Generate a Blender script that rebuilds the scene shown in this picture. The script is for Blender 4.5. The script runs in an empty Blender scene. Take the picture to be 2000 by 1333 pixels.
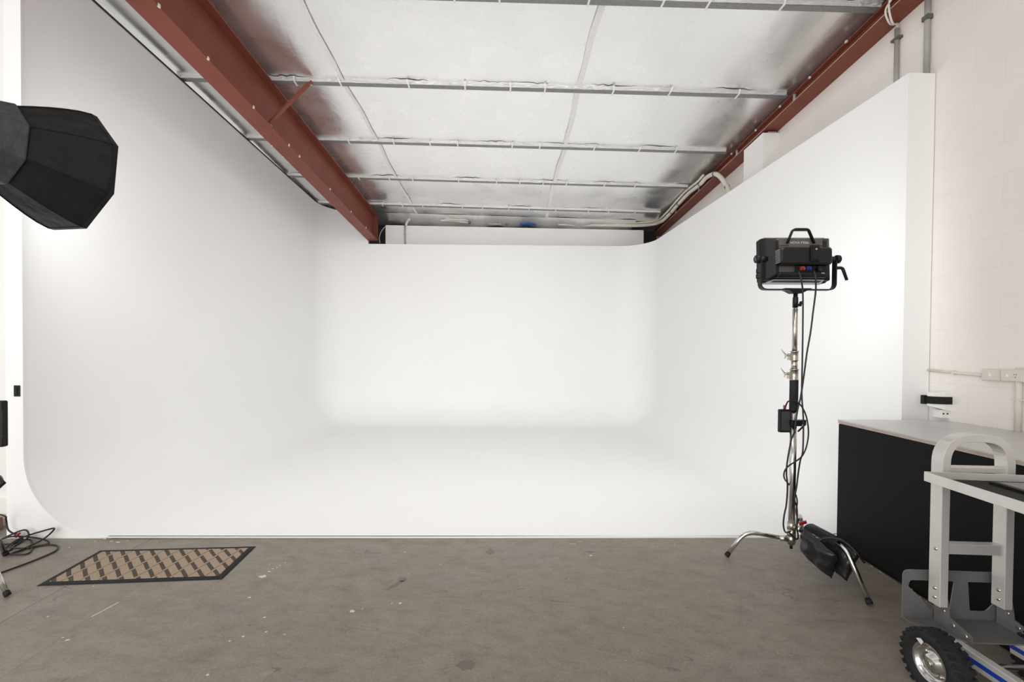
import bpy, bmesh, math, random
from mathutils import Vector, Matrix, Euler
from math import sin, cos, pi, radians, sqrt
random.seed(7)
C = bpy.context.scene.collection
S = bpy.context.scene

# ------------------------------------------------------------------ camera
F, PPX, PPY = 890.0, 948.0, 702.7            # focal length and principal point in 2000x1333 pixels
CAM = Vector((0, 0, 1.4))
ROT = Matrix.Rotation(radians(90) - 12.7/F, 3, 'X') @ Matrix.Rotation(0.008, 3, 'Z')
cam_d = bpy.data.cameras.new('camera')
cam_d.sensor_width = 36; cam_d.lens = 36*F/2000; cam_d.sensor_fit = 'HORIZONTAL'
cam_d.shift_x = (1000-PPX)/2000; cam_d.shift_y = (PPY-666.5)/2000
cam_d.clip_start = 0.05; cam_d.clip_end = 200
cam = bpy.data.objects.new('camera', cam_d); C.objects.link(cam)
cam.matrix_world = Matrix.Translation(CAM) @ ROT.to_4x4()
S.camera = cam

# ------------------------------------------------------------------ light
w = bpy.data.worlds.new('world'); S.world = w; w.use_nodes = True
bg = w.node_tree.nodes['Background']
bg.inputs[0].default_value = (1.0, 0.985, 0.965, 1); bg.inputs[1].default_value = 0.43

def area(name, loc, rot, sx, sy, power, col=(1, 1, 1), spread=180):
    l = bpy.data.lights.new(name, 'AREA'); l.shape = 'RECTANGLE'; l.size = sx; l.size_y = sy
    l.energy = power; l.color = col; l.spread = radians(spread)
    o = bpy.data.objects.new(name, l); C.objects.link(o); o.location = loc
    o.rotation_euler = [radians(a) for a in rot]; return o
# daylight through the open roller door behind the camera
area('roller_door_daylight', (-2.4, -2.2, 2.0), (90, 0, -12), 4.6, 3.4, 130, (1.0, 0.98, 0.955))
# two added fill lights, high out of view, evening out the deep cove
area('added_cove_fill', (1.6, 1.8, 4.15), (57, 0, 30), 2.2, 0.6, 17, (0.98, 0.985, 1.0), 95)
area('added_cove_fill', (-1.4, 1.8, 4.15), (55, 0, -28), 2.2, 0.6, 4, (0.98, 0.985, 1.0), 95)
# added fill from the left of the camera, brightening the left end panel
area('added_side_fill', (-5.2, 0.6, 1.9), (90, 0, -38), 2.0, 2.0, 7, (0.97, 0.98, 1.0))

S.view_settings.view_transform = 'Standard'; S.view_settings.look = 'None'
S.view_settings.exposure = 0.73; S.view_settings.gamma = 1.0
S.view_settings.use_curve_mapping = False

# ------------------------------------------------------------------ pixel helpers (for measuring only)
def ray(px, py): return ROT @ Vector(((px-PPX)/F, -(py-PPY)/F, -1))
def on_z(px, py, z=0.0):
    d = ray(px, py); t = (z-CAM.z)/d.z; return CAM + d*t
def on_y(px, py, Y):
    d = ray(px, py); return CAM + d*(Y/d.y)

# ------------------------------------------------------------------ materials
def mat(name, col, rough=0.5, metal=0.0, spec=0.5, emit=None, estr=0.0):
    m = bpy.data.materials.new(name); m.use_nodes = True
    b = m.node_tree.nodes['Principled BSDF']
    b.inputs['Base Color'].default_value = (*col, 1); b.inputs['Roughness'].default_value = rough
    b.inputs['Metallic'].default_value = metal; b.inputs['Specular IOR Level'].default_value = spec
    if emit:
        b.inputs['Emission Color'].default_value = (*emit, 1); b.inputs['Emission Strength'].default_value = estr
    return m
class NT:
    def __init__(s, m): s.t = m.node_tree; s.b = s.t.nodes['Principled BSDF']
    def n(s, typ, **kw):
        x = s.t.nodes.new(typ)
        for k, v in kw.items():
            if k in ('ins',):
                for a, c in v.items(): x.inputs[a].default_value = c
            else: setattr(x, k, v)
        return x
    def l(s, a, b): s.t.links.new(a, b)
    def math(s, op, a, b=None, c=None):
        x = s.t.nodes.new('ShaderNodeMath'); x.operation = op
        for i, v in enumerate((a, b, c)):
            if v is None: continue
            if isinstance(v, (int, float)): x.inputs[i].default_value = v
            else: s.l(v, x.inputs[i])
        return x.outputs[0]
    def ramp(s, fac, stops):
        r = s.t.nodes.new('ShaderNodeValToRGB'); e = r.color_ramp.elements
        while len(e) < len(stops): e.new(0.5)
        for i, (p, c) in enumerate(stops): e[i].position = p; e[i].color = (*c, 1) if len(c) == 3 else c
        s.l(fac, r.inputs[0]); return r.outputs[0]
    def mix(s, fac, a, b, mode='MIX'):
        x = s.t.nodes.new('ShaderNodeMix'); x.data_type = 'RGBA'; x.blend_type = mode
        for i, v in ((0, fac), (6, a), (7, b)):
            if isinstance(v, (int, float)): x.inputs[i].default_value = v
            elif isinstance(v, tuple): x.inputs[i].default_value = (*v, 1)
            else: s.l(v, x.inputs[i])
        return x.outputs[2]
    def coord(s): return s.t.nodes.new('ShaderNodeTexCoord').outputs['Object']
    def mapp(s, v, scale=(1, 1, 1), rot=(0, 0, 0)):
        x = s.t.nodes.new('ShaderNodeMapping'); x.inputs['Scale'].default_value = scale
        x.inputs['Rotation'].default_value = rot; s.l(v, x.inputs[0]); return x.outputs[0]
    def noise(s, v, scale, detail=4, rough=0.5, dist=0):
        x = s.t.nodes.new('ShaderNodeTexNoise'); s.l(v, x.inputs['Vector'])
        x.inputs['Scale'].default_value = scale; x.inputs['Detail'].default_value = detail
        x.inputs['Roughness'].default_value = rough; x.inputs['Distortion'].default_value = dist
        return x.outputs['Fac']
    def bump(s, h, strength=0.3, dist=0.01, prev=None):
        x = s.t.nodes.new('ShaderNodeBump'); x.inputs['Strength'].default_value = strength
        x.inputs['Distance'].default_value = dist; s.l(h, x.inputs['Height'])
        if prev: s.l(prev, x.inputs['Normal'])
        s.l(x.outputs[0], s.b.inputs['Normal']); return x.outputs[0]
    def base(s, c): s.l(c, s.b.inputs['Base Color'])

def noisy(name, c1, c2, scale=8, rough=0.5, metal=0.0, bump=0.0, bscale=60, bd=0.002, spec=0.5):
    m = mat(name, c1, rough, metal, spec); t = NT(m); v = t.coord()
    t.base(t.ramp(t.noise(v, scale, 5, 0.6), [(0.3, c1), (0.7, c2)]))
    if bump: t.bump(t.noise(v, bscale, 4), bump, bd)
    return m

M_cyc = noisy('cyc_white_paint', (0.935, 0.935, 0.93), (0.92, 0.92, 0.915), 1.5, 0.55, bump=0.08, bscale=30)
M_white = noisy('white_board_paint', (0.88, 0.87, 0.85), (0.85, 0.84, 0.82), 3, 0.6, bump=0.1)
M_red = noisy('red_oxide_steel', (0.225, 0.066, 0.042), (0.190, 0.053, 0.034), 4, 0.5, bump=0.06, bscale=40, spec=0.2)
M_galv = noisy('galvanised_steel', (0.20, 0.20, 0.20), (0.28, 0.28, 0.28), 60, 0.5, metal=0.3)
M_tape = noisy('foil_tape', (0.86, 0.855, 0.83), (0.78, 0.77, 0.75), 20, 0.45, metal=0.0, bump=0.2)
M_chrome = mat('chrome_tube', (0.62, 0.61, 0.59), 0.18, 1.0)
M_nickel = mat('satin_nickel', (0.60, 0.56, 0.50), 0.32, 1.0)
M_blackm = noisy('black_painted_metal', (0.006, 0.006, 0.0065), (0.009, 0.009, 0.0095), 20, 0.38, bump=0.05, spec=0.35)
M_blackp = noisy('black_plastic', (0.010, 0.010, 0.010), (0.014, 0.014, 0.014), 30, 0.55, spec=0.25)
M_dgrey = noisy('dark_grey_shell', (0.014, 0.0135, 0.013), (0.018, 0.0175, 0.017), 30, 0.5, bump=0.05, spec=0.25)
M_slate = noisy('slate_plastic', (0.045, 0.047, 0.055), (0.055, 0.057, 0.066), 20, 0.4)
M_grey = noisy('warm_grey_panel', (0.085, 0.080, 0.075), (0.10, 0.094, 0.088), 20, 0.5)
M_silver = noisy('silver_vent_trim', (0.42, 0.41, 0.44), (0.50, 0.49, 0.52), 40, 0.4, metal=0.4)
M_rub = noisy('black_rubber', (0.014, 0.014, 0.015), (0.024, 0.024, 0.025), 30, 0.7, bump=0.2, bscale=80, spec=0.25)
M_cable = mat('black_cable_rubber', (0.012, 0.012, 0.012), 0.45)
M_fabric = noisy('black_softbox_nylon', (0.010, 0.010, 0.010), (0.016, 0.016, 0.016), 6, 0.5, bump=0.7, bscale=7, bd=0.03, spec=0.15)
M_fabric2 = noisy('charcoal_skirt_nylon', (0.034, 0.035, 0.038), (0.060, 0.061, 0.066), 5, 0.5, bump=0.9, bscale=9, bd=0.03, spec=0.3)
M_bag = noisy('black_bag_vinyl', (0.010, 0.010, 0.011), (0.018, 0.018, 0.021), 8, 0.33, bump=0.5, bscale=18, bd=0.012)
M_alu = noisy('brushed_aluminium', (0.50, 0.49, 0.47), (0.60, 0.59, 0.57), 12, 0.42, metal=0.65, bump=0.05)
M_aluw = noisy('pale_aluminium', (0.66, 0.64, 0.61), (0.72, 0.70, 0.67), 12, 0.38, metal=0.4, bump=0.05)
M_cast = noisy('cast_grey_metal', (0.17, 0.17, 0.17), (0.21, 0.21, 0.21), 20, 0.55, metal=0.4, bump=0.15, bscale=90)
M_blue = mat('blue_stripe', (0.01, 0.045, 0.36), 0.4)
M_redp = mat('red_plastic', (0.35, 0.010, 0.018), 0.4)
M_orange = mat('red_connector', (0.30, 0.035, 0.010), 0.45)
M_bluep = mat('blue_connector', (0.015, 0.03, 0.25), 0.45)
M_label = mat('white_lettering', (0.55, 0.55, 0.53), 0.5)
M_plaster = noisy('chipped_plaster', (0.45, 0.42, 0.38), (0.25, 0.23, 0.20), 60, 0.8)
M_sticker = mat('white_sticker', (0.75, 0.75, 0.80), 0.5)
M_yellow = mat('yellow_sticker', (0.55, 0.47, 0.03), 0.5)
M_pipe = noisy('white_pvc', (0.74, 0.70, 0.63), (0.68, 0.64, 0.57), 10, 0.45)
M_greypipe = noisy('grey_conduit', (0.36, 0.35, 0.34), (0.44, 0.43, 0.42), 6, 0.5)
M_strapm = mat('grey_strap', (0.12, 0.12, 0.11), 0.6)
M_dark = noisy('dark_gap_board', (0.03, 0.028, 0.026), (0.05, 0.045, 0.04), 5, 0.8)
M_wood = noisy('brown_timber', (0.22, 0.12, 0.07), (0.16, 0.085, 0.05), 5, 0.6)
M_black = mat('matte_black_panel', (0.010, 0.010, 0.010), 0.6, spec=0.12)
t = NT(M_black); v = t.coord()
n1 = t.ramp(t.noise(t.mapp(v, (1, 2, 12)), 3, 6, 0.7), [(0.66, (0.0065, 0.0065, 0.0065)), (0.74, (0.013, 0.013, 0.013))])
t.base(n1)
M_ply = noisy('plywood_edge', (0.50, 0.42, 0.37), (0.42, 0.34, 0.29), 14, 0.6)
M_lam = noisy('grey_laminate', (0.56, 0.55, 0.545), (0.60, 0.59, 0.585), 3, 0.32, bump=0.02)
M_traym = noisy('black_tray_mat', (0.012, 0.012, 0.012), (0.017, 0.017, 0.017), 40, 0.65, bump=0.1, bscale=120, spec=0.2)
M_board = noisy('speckled_grey_board', (0.20, 0.20, 0.19), (0.30, 0.30, 0.28), 150, 0.5)
M_led = mat('lit_led_face', (0.9, 0.9, 0.9), 0.5, emit=(0.96, 0.98, 1.0), estr=28)
M_diff = mat('lit_softbox_diffuser', (0.9, 0.9, 0.9), 0.6, emit=(0.97, 0.98, 1.0), estr=6)

# right wall: painted concrete blocks
M_block = mat('painted_block_wall', (0.76, 0.73, 0.69), 0.6)
t = NT(M_block); v = t.coord()
sep = t.n('ShaderNodeSeparateXYZ'); t.l(v, sep.inputs[0])
cmb = t.n('ShaderNodeCombineXYZ'); t.l(sep.outputs[1], cmb.inputs[0]); t.l(sep.outputs[2], cmb.inputs[1])
br = t.n('ShaderNodeTexBrick'); t.l(cmb.outputs[0], br.inputs['Vector'])
br.inputs['Scale'].default_value = 1.0; br.inputs['Mortar Size'].default_value = 0.004
br.inputs['Mortar Smooth'].default_value = 0.6; br.inputs['Brick Width'].default_value = 0.40
br.inputs['Row Height'].default_value = 0.20; br.offset = 0.5
br.inputs['Color1'].default_value = (1, 1, 1, 1); br.inputs['Color2'].default_value = (1, 1, 1, 1); br.inputs['Mortar'].default_value = (0, 0, 0, 1)
c = t.ramp(t.noise(v, 2.0, 5, 0.6), [(0.3, (0.83, 0.785, 0.74)), (0.7, (0.87, 0.83, 0.785))])
t.base(t.mix(t.math('MULTIPLY', br.outputs['Fac'], 0.10), c, (0.45, 0.42, 0.39)))
b1 = t.bump(br.outputs['Color'], 0.12, 0.004)
t.bump(t.noise(v, 45, 5, 0.6), 0.12, 0.003, b1)

# foil ceiling blanket
M_foil = mat('silver_foil_blanket', (0.86, 0.86, 0.86), 0.30, 0.92)
t = NT(M_foil); v = t.coord()
n_big = t.noise(t.mapp(v, (1.2, 0.35, 1)), 2.2, 3, 0.5, 0.4)
n_cr = t.noise(t.mapp(v, (1.0, 2.6, 1)), 4.0, 3, 0.5, 0.5)
b1 = t.bump(n_big, 0.16, 0.05)
b2 = t.bump(n_cr, 0.20, 0.008, b1)
t.base(t.ramp(t.noise(v, 1.3, 4), [(0.3, (0.93, 0.93, 0.925)), (0.7, (0.96, 0.96, 0.955))]))
t.l(t.ramp(t.noise(v, 2.5, 3), [(0.35, (0.24,)*3), (0.7, (0.36,)*3)]), t.b.inputs['Roughness'])
M_foilc = mat('crumpled_foil', (0.90, 0.90, 0.90), 0.28, 0.85)
t = NT(M_foilc); v = t.coord()
t.bump(t.noise(t.mapp(v, (1, 4, 4)), 14, 6, 0.7, 1.5), 0.9, 0.02)

# concrete floor
M_floor = mat('worn_concrete', (0.2, 0.19, 0.17), 0.5)
t = NT(M_floor); v = t.coord()
big = t.noise(v, 0.9, 6, 0.62, 0.5)
fine = t.noise(v, 30, 8, 0.7)
base = t.ramp(big, [(0.25, (0.160, 0.139, 0.115)), (0.5, (0.196, 0.173, 0.146)), (0.75, (0.226, 0.203, 0.174))])
base = t.mix(t.math('MULTIPLY', fine, 0.6), base, (0.22, 0.197, 0.170))
blu = t.ramp(t.noise(t.mapp(v, (1, 1, 1), (0, 0, 1)), 1.7, 4, 0.6), [(0.56, (0, 0, 0)), (0.72, (0.6,)*3)])
base = t.mix(blu, base, (0.205, 0.193, 0.186))
# scuffs: thin dark arcs out of stretched distorted noise bands
for (rz, sc, w0) in ((0.5, 2.1, 0.0030), (-0.9, 1.6, 0.0026), (1.9, 2.7, 0.0024)):
    nn = t.noise(t.mapp(v, (0.45, 1.9, 1), (0, 0, rz)), sc, 3, 0.45, 0.3)
    dd = t.math('ABSOLUTE', t.math('SUBTRACT', nn, 0.5))
    msk = t.math('LESS_THAN', dd, w0)
    brk = t.math('GREATER_THAN', t.noise(v, 3.1+rz, 3, 0.6), 0.60)
    base = t.mix(t.math('MULTIPLY', t.math('MULTIPLY', msk, brk), 0.62), base, (0.10, 0.088, 0.078))
st = t.ramp(t.noise(t.mapp(v, (0.8, 2.2, 1), (0, 0, 0.7)), 2.6, 6, 0.7, 0.8), [(0.55, (0, 0, 0)), (0.72, (0.5,)*3)])
base = t.mix(st, base, (0.115, 0.098, 0.080))
mt_ = t.ramp(t.noise(t.mapp(v, (1, 1.6, 1), (0, 0, .4)), 7, 9, 0.72, 0.3), [(0.32, (0.80, 0.79, 0.78)), (0.5, (1, 1, 1)), (0.68, (1.15, 1.15, 1.15))])
base = t.mix(1.0, base, mt_, 'MULTIPLY')
gr_ = t.ramp(t.noise(v, 75, 6, 0.75), [(0.35, (0.84, 0.83, 0.82)), (0.65, (1.14, 1.14, 1.14))])
base = t.mix(1.0, base, gr_, 'MULTIPLY')
base = t.mix(1.0, base, (1.20, 1.185, 1.16), 'MULTIPLY')
# light scratches
ns_ = t.noise(t.mapp(v, (0.35, 2.4, 1), (0, 0, -1.2)), 3.1, 3, 0.5, 0.4)
mk_ = t.math('MULTIPLY', t.math('LESS_THAN', t.math('ABSOLUTE', t.math('SUBTRACT', ns_, 0.47)), 0.0016), t.math('GREATER_THAN', t.noise(v, 4.3, 3, 0.6), 0.58))
base = t.mix(t.math('MULTIPLY', mk_, 0.45), base, (0.36, 0.34, 0.31))
# paint specks
vo = t.n('ShaderNodeTexVoronoi'); t.l(v, vo.inputs['Vector']); vo.inputs['Scale'].default_value = 15
sel = t.n('ShaderNodeSeparateColor'); t.l(vo.outputs['Color'], sel.inputs[0])
sp = t.math('LESS_THAN', vo.outputs['Distance'], t.math('MULTIPLY', sel.outputs[1], 0.075))
sp = t.math('MULTIPLY', sp, t.math('GREATER_THAN', sel.outputs[0], 0.72))
base = t.mix(t.math('MULTIPLY', sp, 0.75), base, (0.50, 0.48, 0.44))
vo2 = t.n('ShaderNodeTexVoronoi'); t.l(v, vo2.inputs['Vector']); vo2.inputs['Scale'].default_value = 48
s2 = t.n('ShaderNodeSeparateColor'); t.l(vo2.outputs['Color'], s2.inputs[0])
sq = t.math('MULTIPLY', t.math('LESS_THAN', vo2.outputs['Distance'], 0.12), t.math('GREATER_THAN', s2.outputs[0], 0.9))
base = t.mix(t.math('MULTIPLY', sq, 0.45), base, (0.11, 0.10, 0.09))
# saw cut joints
sx = t.n('ShaderNodeSeparateXYZ'); t.l(v, sx.inputs[0])
wob = t.math('MULTIPLY', t.math('SUBTRACT', t.noise(v, 6, 4), 0.5), 0.02)
for X0, wd, k in ((-2.47, 0.006, 0.45), (-2.05, 0.004, 0.22)):
    dd = t.math('ABSOLUTE', t.math('ADD', t.math('SUBTRACT', sx.outputs[0], X0), wob))
    base = t.mix(t.math('MULTIPLY', t.math('LESS_THAN', dd, wd), k), base, (0.08, 0.07, 0.06))
t.base(base)
t.l(t.ramp(big, [(0.3, (0.42,)*3), (0.7, (0.58,)*3)]), t.b.inputs['Roughness'])
t.bump(t.noise(v, 25, 7, 0.65), 0.12, 0.004)
M_chip = mat('white_paint_chip', (0.62, 0.61, 0.57), 0.6)
M_stain = noisy('dark_floor_stain', (0.145, 0.130, 0.108), (0.175, 0.158, 0.135), 14, 0.5)

# door mat pile, zigzag
M_mat = mat('tan_zigzag_pile', (0.3, 0.2, 0.13), 0.9)
t = NT(M_mat); v = t.coord(); s_ = t.n('ShaderNodeSeparateXYZ'); t.l(v, s_.inputs[0])
P_, A_, p_ = 0.103, 0.089, 0.098
fr = t.math('FRACT', t.math('ADD', t.math('DIVIDE', s_.outputs[0], P_), 50))
up = t.math('DIVIDE', fr, 0.18); dn = t.math('DIVIDE', t.math('SUBTRACT', 1, fr), 0.82)
tri = t.math('MINIMUM', up, dn)
d_ = t.math('FRACT', t.math('ADD', t.math('DIVIDE', t.math('SUBTRACT', s_.outputs[1], t.math('MULTIPLY', tri, A_)), p_), 50))
steep = t.math('GREATER_THAN', fr, 0.18)
thr = t.math('ADD', t.math('MULTIPLY', steep, 0.08), 0.26)
dark = t.math('LESS_THAN', d_, thr)
pile = t.ramp(t.noise(v, 160, 3), [(0.3, (0.31, 0.235, 0.165)), (0.7, (0.39, 0.30, 0.215))])
t.base(t.mix(dark, pile, (0.07, 0.055, 0.042)))
t.bump(t.math('SUBTRACT', 1, dark), 0.6, 0.004)

# ------------------------------------------------------------------ mesh builder
class MB:
    def __init__(s): s.bm = bmesh.new()
    def poly(s, pts, mi=0):
        f = s.bm.faces.new([s.bm.verts.new(p) for p in pts]); f.material_index = mi; return f
    def box(s, c, d, rot=None, mi=0):
        c = Vector(c); hx, hy, hz = d[0]/2, d[1]/2, d[2]/2
        R = rot if rot is not None else Matrix.Identity(3)
        vs = [s.bm.verts.new(c + R @ Vector((x*hx, y*hy, z*hz))) for x in (-1, 1) for y in (-1, 1) for z in (-1, 1)]
        for q in ((0, 1, 3, 2), (4, 6, 7, 5), (0, 4, 5, 1), (2, 3, 7, 6), (0, 2, 6, 4), (1, 5, 7, 3)):
            f = s.bm.faces.new([vs[i] for i in q]); f.material_index = mi
        return vs
    def hexa(s, a, b, mi=0):                      # loft of two equal loops, capped
        A = [s.bm.verts.new(p) for p in a]; B = [s.bm.verts.new(p) for p in b]; n = len(A)
        for i in range(n):
            f = s.bm.faces.new((A[i], A[(i+1) % n], B[(i+1) % n], B[i])); f.material_index = mi
        for L in (A[::-1], B): f = s.bm.faces.new(L); f.material_index = mi
    def prism(s, pts2, fn, d0, d1, mi=0):         # fn(u,v,d)->point
        s.hexa([fn(u, v, d0) for u, v in pts2], [fn(u, v, d1) for u, v in pts2], mi)
    def loft(s, rings, mi=0, cap=True, closed=True, smooth=True):
        R = [[s.bm.verts.new(p) for p in r] for r in rings]; n = len(R[0])
        for a, b in zip(R, R[1:]):
            for i in range(n if closed else n-1):
                f = s.bm.faces.new((a[i], a[(i+1) % n], b[(i+1) % n], b[i])); f.material_index = mi; f.smooth = smooth
        if cap:
            for L in (R[0][::-1], R[-1]):
                f = s.bm.faces.new(L); f.material_index = mi
        return R
    def tube(s, pts, r, n=12, mi=0, cap=True):
        pts = [Vector(p) for p in pts]; rings = []; prev = None
        rr = r if isinstance(r, (list, tuple)) else [r]*len(pts)
        for i, p in enumerate(pts):
            tdir = (pts[min(i+1, len(pts)-1)] - pts[max(i-1, 0)]).normalized()
            if prev is None:
                a = Vector((0, 0, 1)) if abs(tdir.z) < 0.9 else Vector((1, 0, 0))
                u = tdir.cross(a).normalized()
            else:
                u = (prev - tdir*prev.dot(tdir)).normalized()
            prev = u; vv = tdir.cross(u)
            rings.append([p + (u*cos(2*pi*k/n) + vv*sin(2*pi*k/n))*rr[i] for k in range(n)])
        s.loft(rings, mi, cap)
    def cyl(s, a, b, r, n=20, mi=0): s.tube([a, b], r, n, mi)
    def lathe(s, prof, origin=(0, 0, 0), R=None, n=32, mi=0, cap=False):   # prof (r, h) about local z
        O = Vector(origin); R = R or Matrix.Identity(3)
        s.loft([[O + R @ Vector((r*cos(2*pi*k/n), r*sin(2*pi*k/n), h)) for k in range(n)] for r, h in prof], mi, cap)
    def pillow(s, c, R, w_, h_, t_, n=14, e=0.35, wr=0.0, seed=0):
        rnd = random.Random(seed); c = Vector(c)
        def P(u, v, sg):
            a = max(0, (1-abs(u)**2.6))**e*max(0, (1-abs(v)**2.6))**e
            wob = wr*(sin(7*u+seed)+cos(6*v+2*seed)+sin(5*(u+v)))*a
            pin = 1-0.06*(1-abs(u))*abs(v)**6
            return c + R @ Vector((u*w_/2*(1-0.05*(1-v*v)*(abs(u) > .99)), v*h_/2*pin, sg*t_/2*a + wob))
        for sg in (1, -1):
            g = [[s.bm.verts.new(P(-1+2*i/n, -1+2*j/n, sg)) for j in range(n+1)] for i in range(n+1)]
            for i in range(n):
                for j in range(n):
                    q = (g[i][j], g[i+1][j], g[i+1][j+1], g[i][j+1])
                    f = s.bm.faces.new(q if sg > 0 else q[::-1]); f.smooth = True
        bmesh.ops.remove_doubles(s.bm, verts=s.bm.verts, dist=1e-5)
    def build(s, name, mats, parent=None, bevel=0, M=None, smooth_ang=None):
        bmesh.ops.recalc_face_normals(s.bm, faces=s.bm.faces)
        me = bpy.data.meshes.new(name)
        if M is not None: s.bm.transform(M)
        s.bm.to_mesh(me); s.bm.free()
        for m in (mats if isinstance(mats, (list, tuple)) else [mats]): me.materials.append(m)
        o = bpy.data.objects.new(name, me); C.objects.link(o)
        if parent: o.parent = parent
        if bevel:
            b = o.modifiers.new('bevel', 'BEVEL'); b.width = bevel; b.segments = 2; b.limit_method = 'ANGLE'
        return o
def spline(pts, k=8):
    pts = [Vector(p) for p in pts]; out = []
    P = [pts[0]*2-pts[1]] + pts + [pts[-1]*2-pts[-2]]
    for i in range(1, len(P)-2):
        a, b, c, d = P[i-1:i+3]
        for j in range(k):
            t = j/k
            out.append(0.5*((2*b)+(c-a)*t+(2*a-5*b+4*c-d)*t*t+(3*b-a-3*c+d)*t**3))
    out.append(pts[-1]); return out
def bent(pts, r, k=6):                             # polyline with rounded corners
    pts = [Vector(p) for p in pts]; out = [pts[0]]
    for i in range(1, len(pts)-1):
        a, b, c = pts[i-1:i+2]
        u = (a-b).normalized(); v = (c-b).normalized()
        rr = min(r, (a-b).length*.49, (c-b).length*.49)
        p0, p2 = b+u*rr, b+v*rr
        for j in range(k+1):
            t = j/k; out.append(p0*(1-t)**2 + b*2*t*(1-t) + p2*t*t)
    out.append(pts[-1]); return out
def tag(o, label=None, cat=None, group=None, kind=None):
    if label: o['label'] = label
    if cat: o['category'] = cat
    if group: o['group'] = group
    if kind: o['kind'] = kind
    return o
def thing(name, label, cat, loc=(0, 0, 0), rotz=0, group=None):
    o = bpy.data.objects.new(name, None); C.objects.link(o); o.empty_display_size = 0.1
    o.location = loc; o.rotation_euler = (0, 0, rotz); return tag(o, label, cat, group)
def text_mesh(txt, size, mtl, name, parent, M, ext=0.0006):
    cu = bpy.data.curves.new(name, 'FONT'); cu.body = txt; cu.size = size; cu.extrude = ext; cu.align_x = 'CENTER'
    tmp = bpy.data.objects.new('tmp', cu); C.objects.link(tmp)
    dg = bpy.context.evaluated_depsgraph_get(); me = bpy.data.meshes.new_from_object(tmp.evaluated_get(dg))
    bpy.data.objects.remove(tmp); me.transform(M); me.materials.clear(); me.materials.append(mtl)
    o = bpy.data.objects.new(name, me); C.objects.link(o); o.parent = parent; return o

# ------------------------------------------------------------------ building frame
KX, KZ, CX_ = 0.042, 0.05, 0.021                 # skew of the building, fall of the roof, cross fall
def B(x, y, zp): return Vector((x + KX*y, y, 1.4 + zp - KZ*y))      # zp = height over the camera at y = 0
def roof(x, y, zp): return Vector((x, y, 1.4 + zp - KZ*y - CX_*x))
PUR, FOIL = 3.17, 3.210
WX = 3.255                                        # building's right wall at y = 0
YF, YB = 3.44, 9.1
def yf(x): return YF + 0.0196*x                     # the cove's front edge stands a little askew                                # cyclorama front and back
# floor
m = MB(); m.box((0, 3, -0.1), (14, 16, 0.2))
def blob(px, py, rx, ry, mi, ang=0, n=9, z=0.0006, jag=0.35):
    c = on_z(px, py); s = []
    for k in range(n):
        a = 2*pi*k/n; q = 1+random.uniform(-jag, jag)
        x, y = rx*q*cos(a), ry*q*sin(a)
        s.append((c.x + x*cos(ang)-y*sin(ang), c.y + x*sin(ang)+y*cos(ang), z))
    m.poly(s, mi)
for px, py, rx, ry in ((513,1127,.028,.02),(526,1117,.009,.008),(533,1112,.007,.006),(541,1109,.006,.005),(547,1105,.005,.005),(557,1100,.004,.004),
        (527,1104,.004,.004),(688,1195,.012,.012),(708,1190,.004,.004),(782,1179,.01,.01),(765,1180,.004,.004),(791,1079,.01,.006),
        (487,1168,.01,.006),(516,1207,.008,.006),(475,1244,.01,.008),(448,1253,.006,.005),(132,1251,.012,.008),(123,1246,.006,.004),
        (231,1060,.016,.01),(217,1058,.01,.007),(205,1054,.012,.006),(186,1058,.007,.006),(249,1057,.008,.005),(212,1052.5,.03,.006),
        (94,1205,.006,.005),(406,1319,.007,.006),(372,1090,.004,.004),(1154,1086,.009,.008),(1118,1063,.03,.004),(1133,1059,.02,.003),
        (1218,1227,.004,.003),(520,1235,.006,.005),(555,1240,.005,.004),(135,1070,.006,.005),(182,1146,.006,.004),(1318,1064,.006,.004),(861,1104,.008,.003)):
    blob(px, py, rx, ry, 1)
a, b = on_z(178, 1206), on_z(232, 1177); d = (b-a).normalized(); q = Vector((-d.y, d.x, 0))*.0035
m.poly([a-q+Vector((0, 0, .0006)), b-q+Vector((0, 0, .0006)), b+q+Vector((0, 0, .0006)), a+q+Vector((0, 0, .0006))], 1)
for px, py, rx, ry, an in ((957,1079,.03,.045,0),(1153,1079,.04,.018,0),(910,1299,.045,.035,0),(770,1145,.018,.07,-.6),(1314,1308,.03,.012,-.4),(785,1132,.03,.03,0)):
    blob(px, py, rx, ry, 2, an, 18, .0004, .25)
tag(m.build('floor', [M_floor, M_chip, M_stain]), kind='structure')

# right wall (follows the building), back wall, left wall
m = MB()
a0, a1 = (WX + KX*-4.9, -4.9), (WX + KX*10.2, 10.2)
m.hexa([(a0[0], a0[1], 0), (a1[0], a1[1], 0), (a1[0]+.2, a1[1], 0), (a0[0]+.2, a0[1], 0)],
       [(a0[0], a0[1], 5.6), (a1[0], a1[1], 5.6), (a1[0]+.2, a1[1], 5.6), (a0[0]+.2, a0[1], 5.6)])
tag(m.build('wall_right', M_block), kind='structure')
m = MB(); m.box((0, 9.93, 2.4), (7.6, 0.12, 4.8)); tag(m.build('wall_back', M_dark), kind='structure')
m = MB(); m.box((-4.465, 3.66, 2.5), (1.86, 0.14, 5.0)); tag(m.build('wall_left', M_white), kind='structure')
m = MB(); m.box((-4.465, 3.58, 0.165), (1.86, 0.022, 0.13)); m.box((-4.465, 3.585, 0.235), (1.86, 0.012, 0.015))
tag(m.build('baseboard_left', M_white, bevel=.003), kind='structure')

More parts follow.
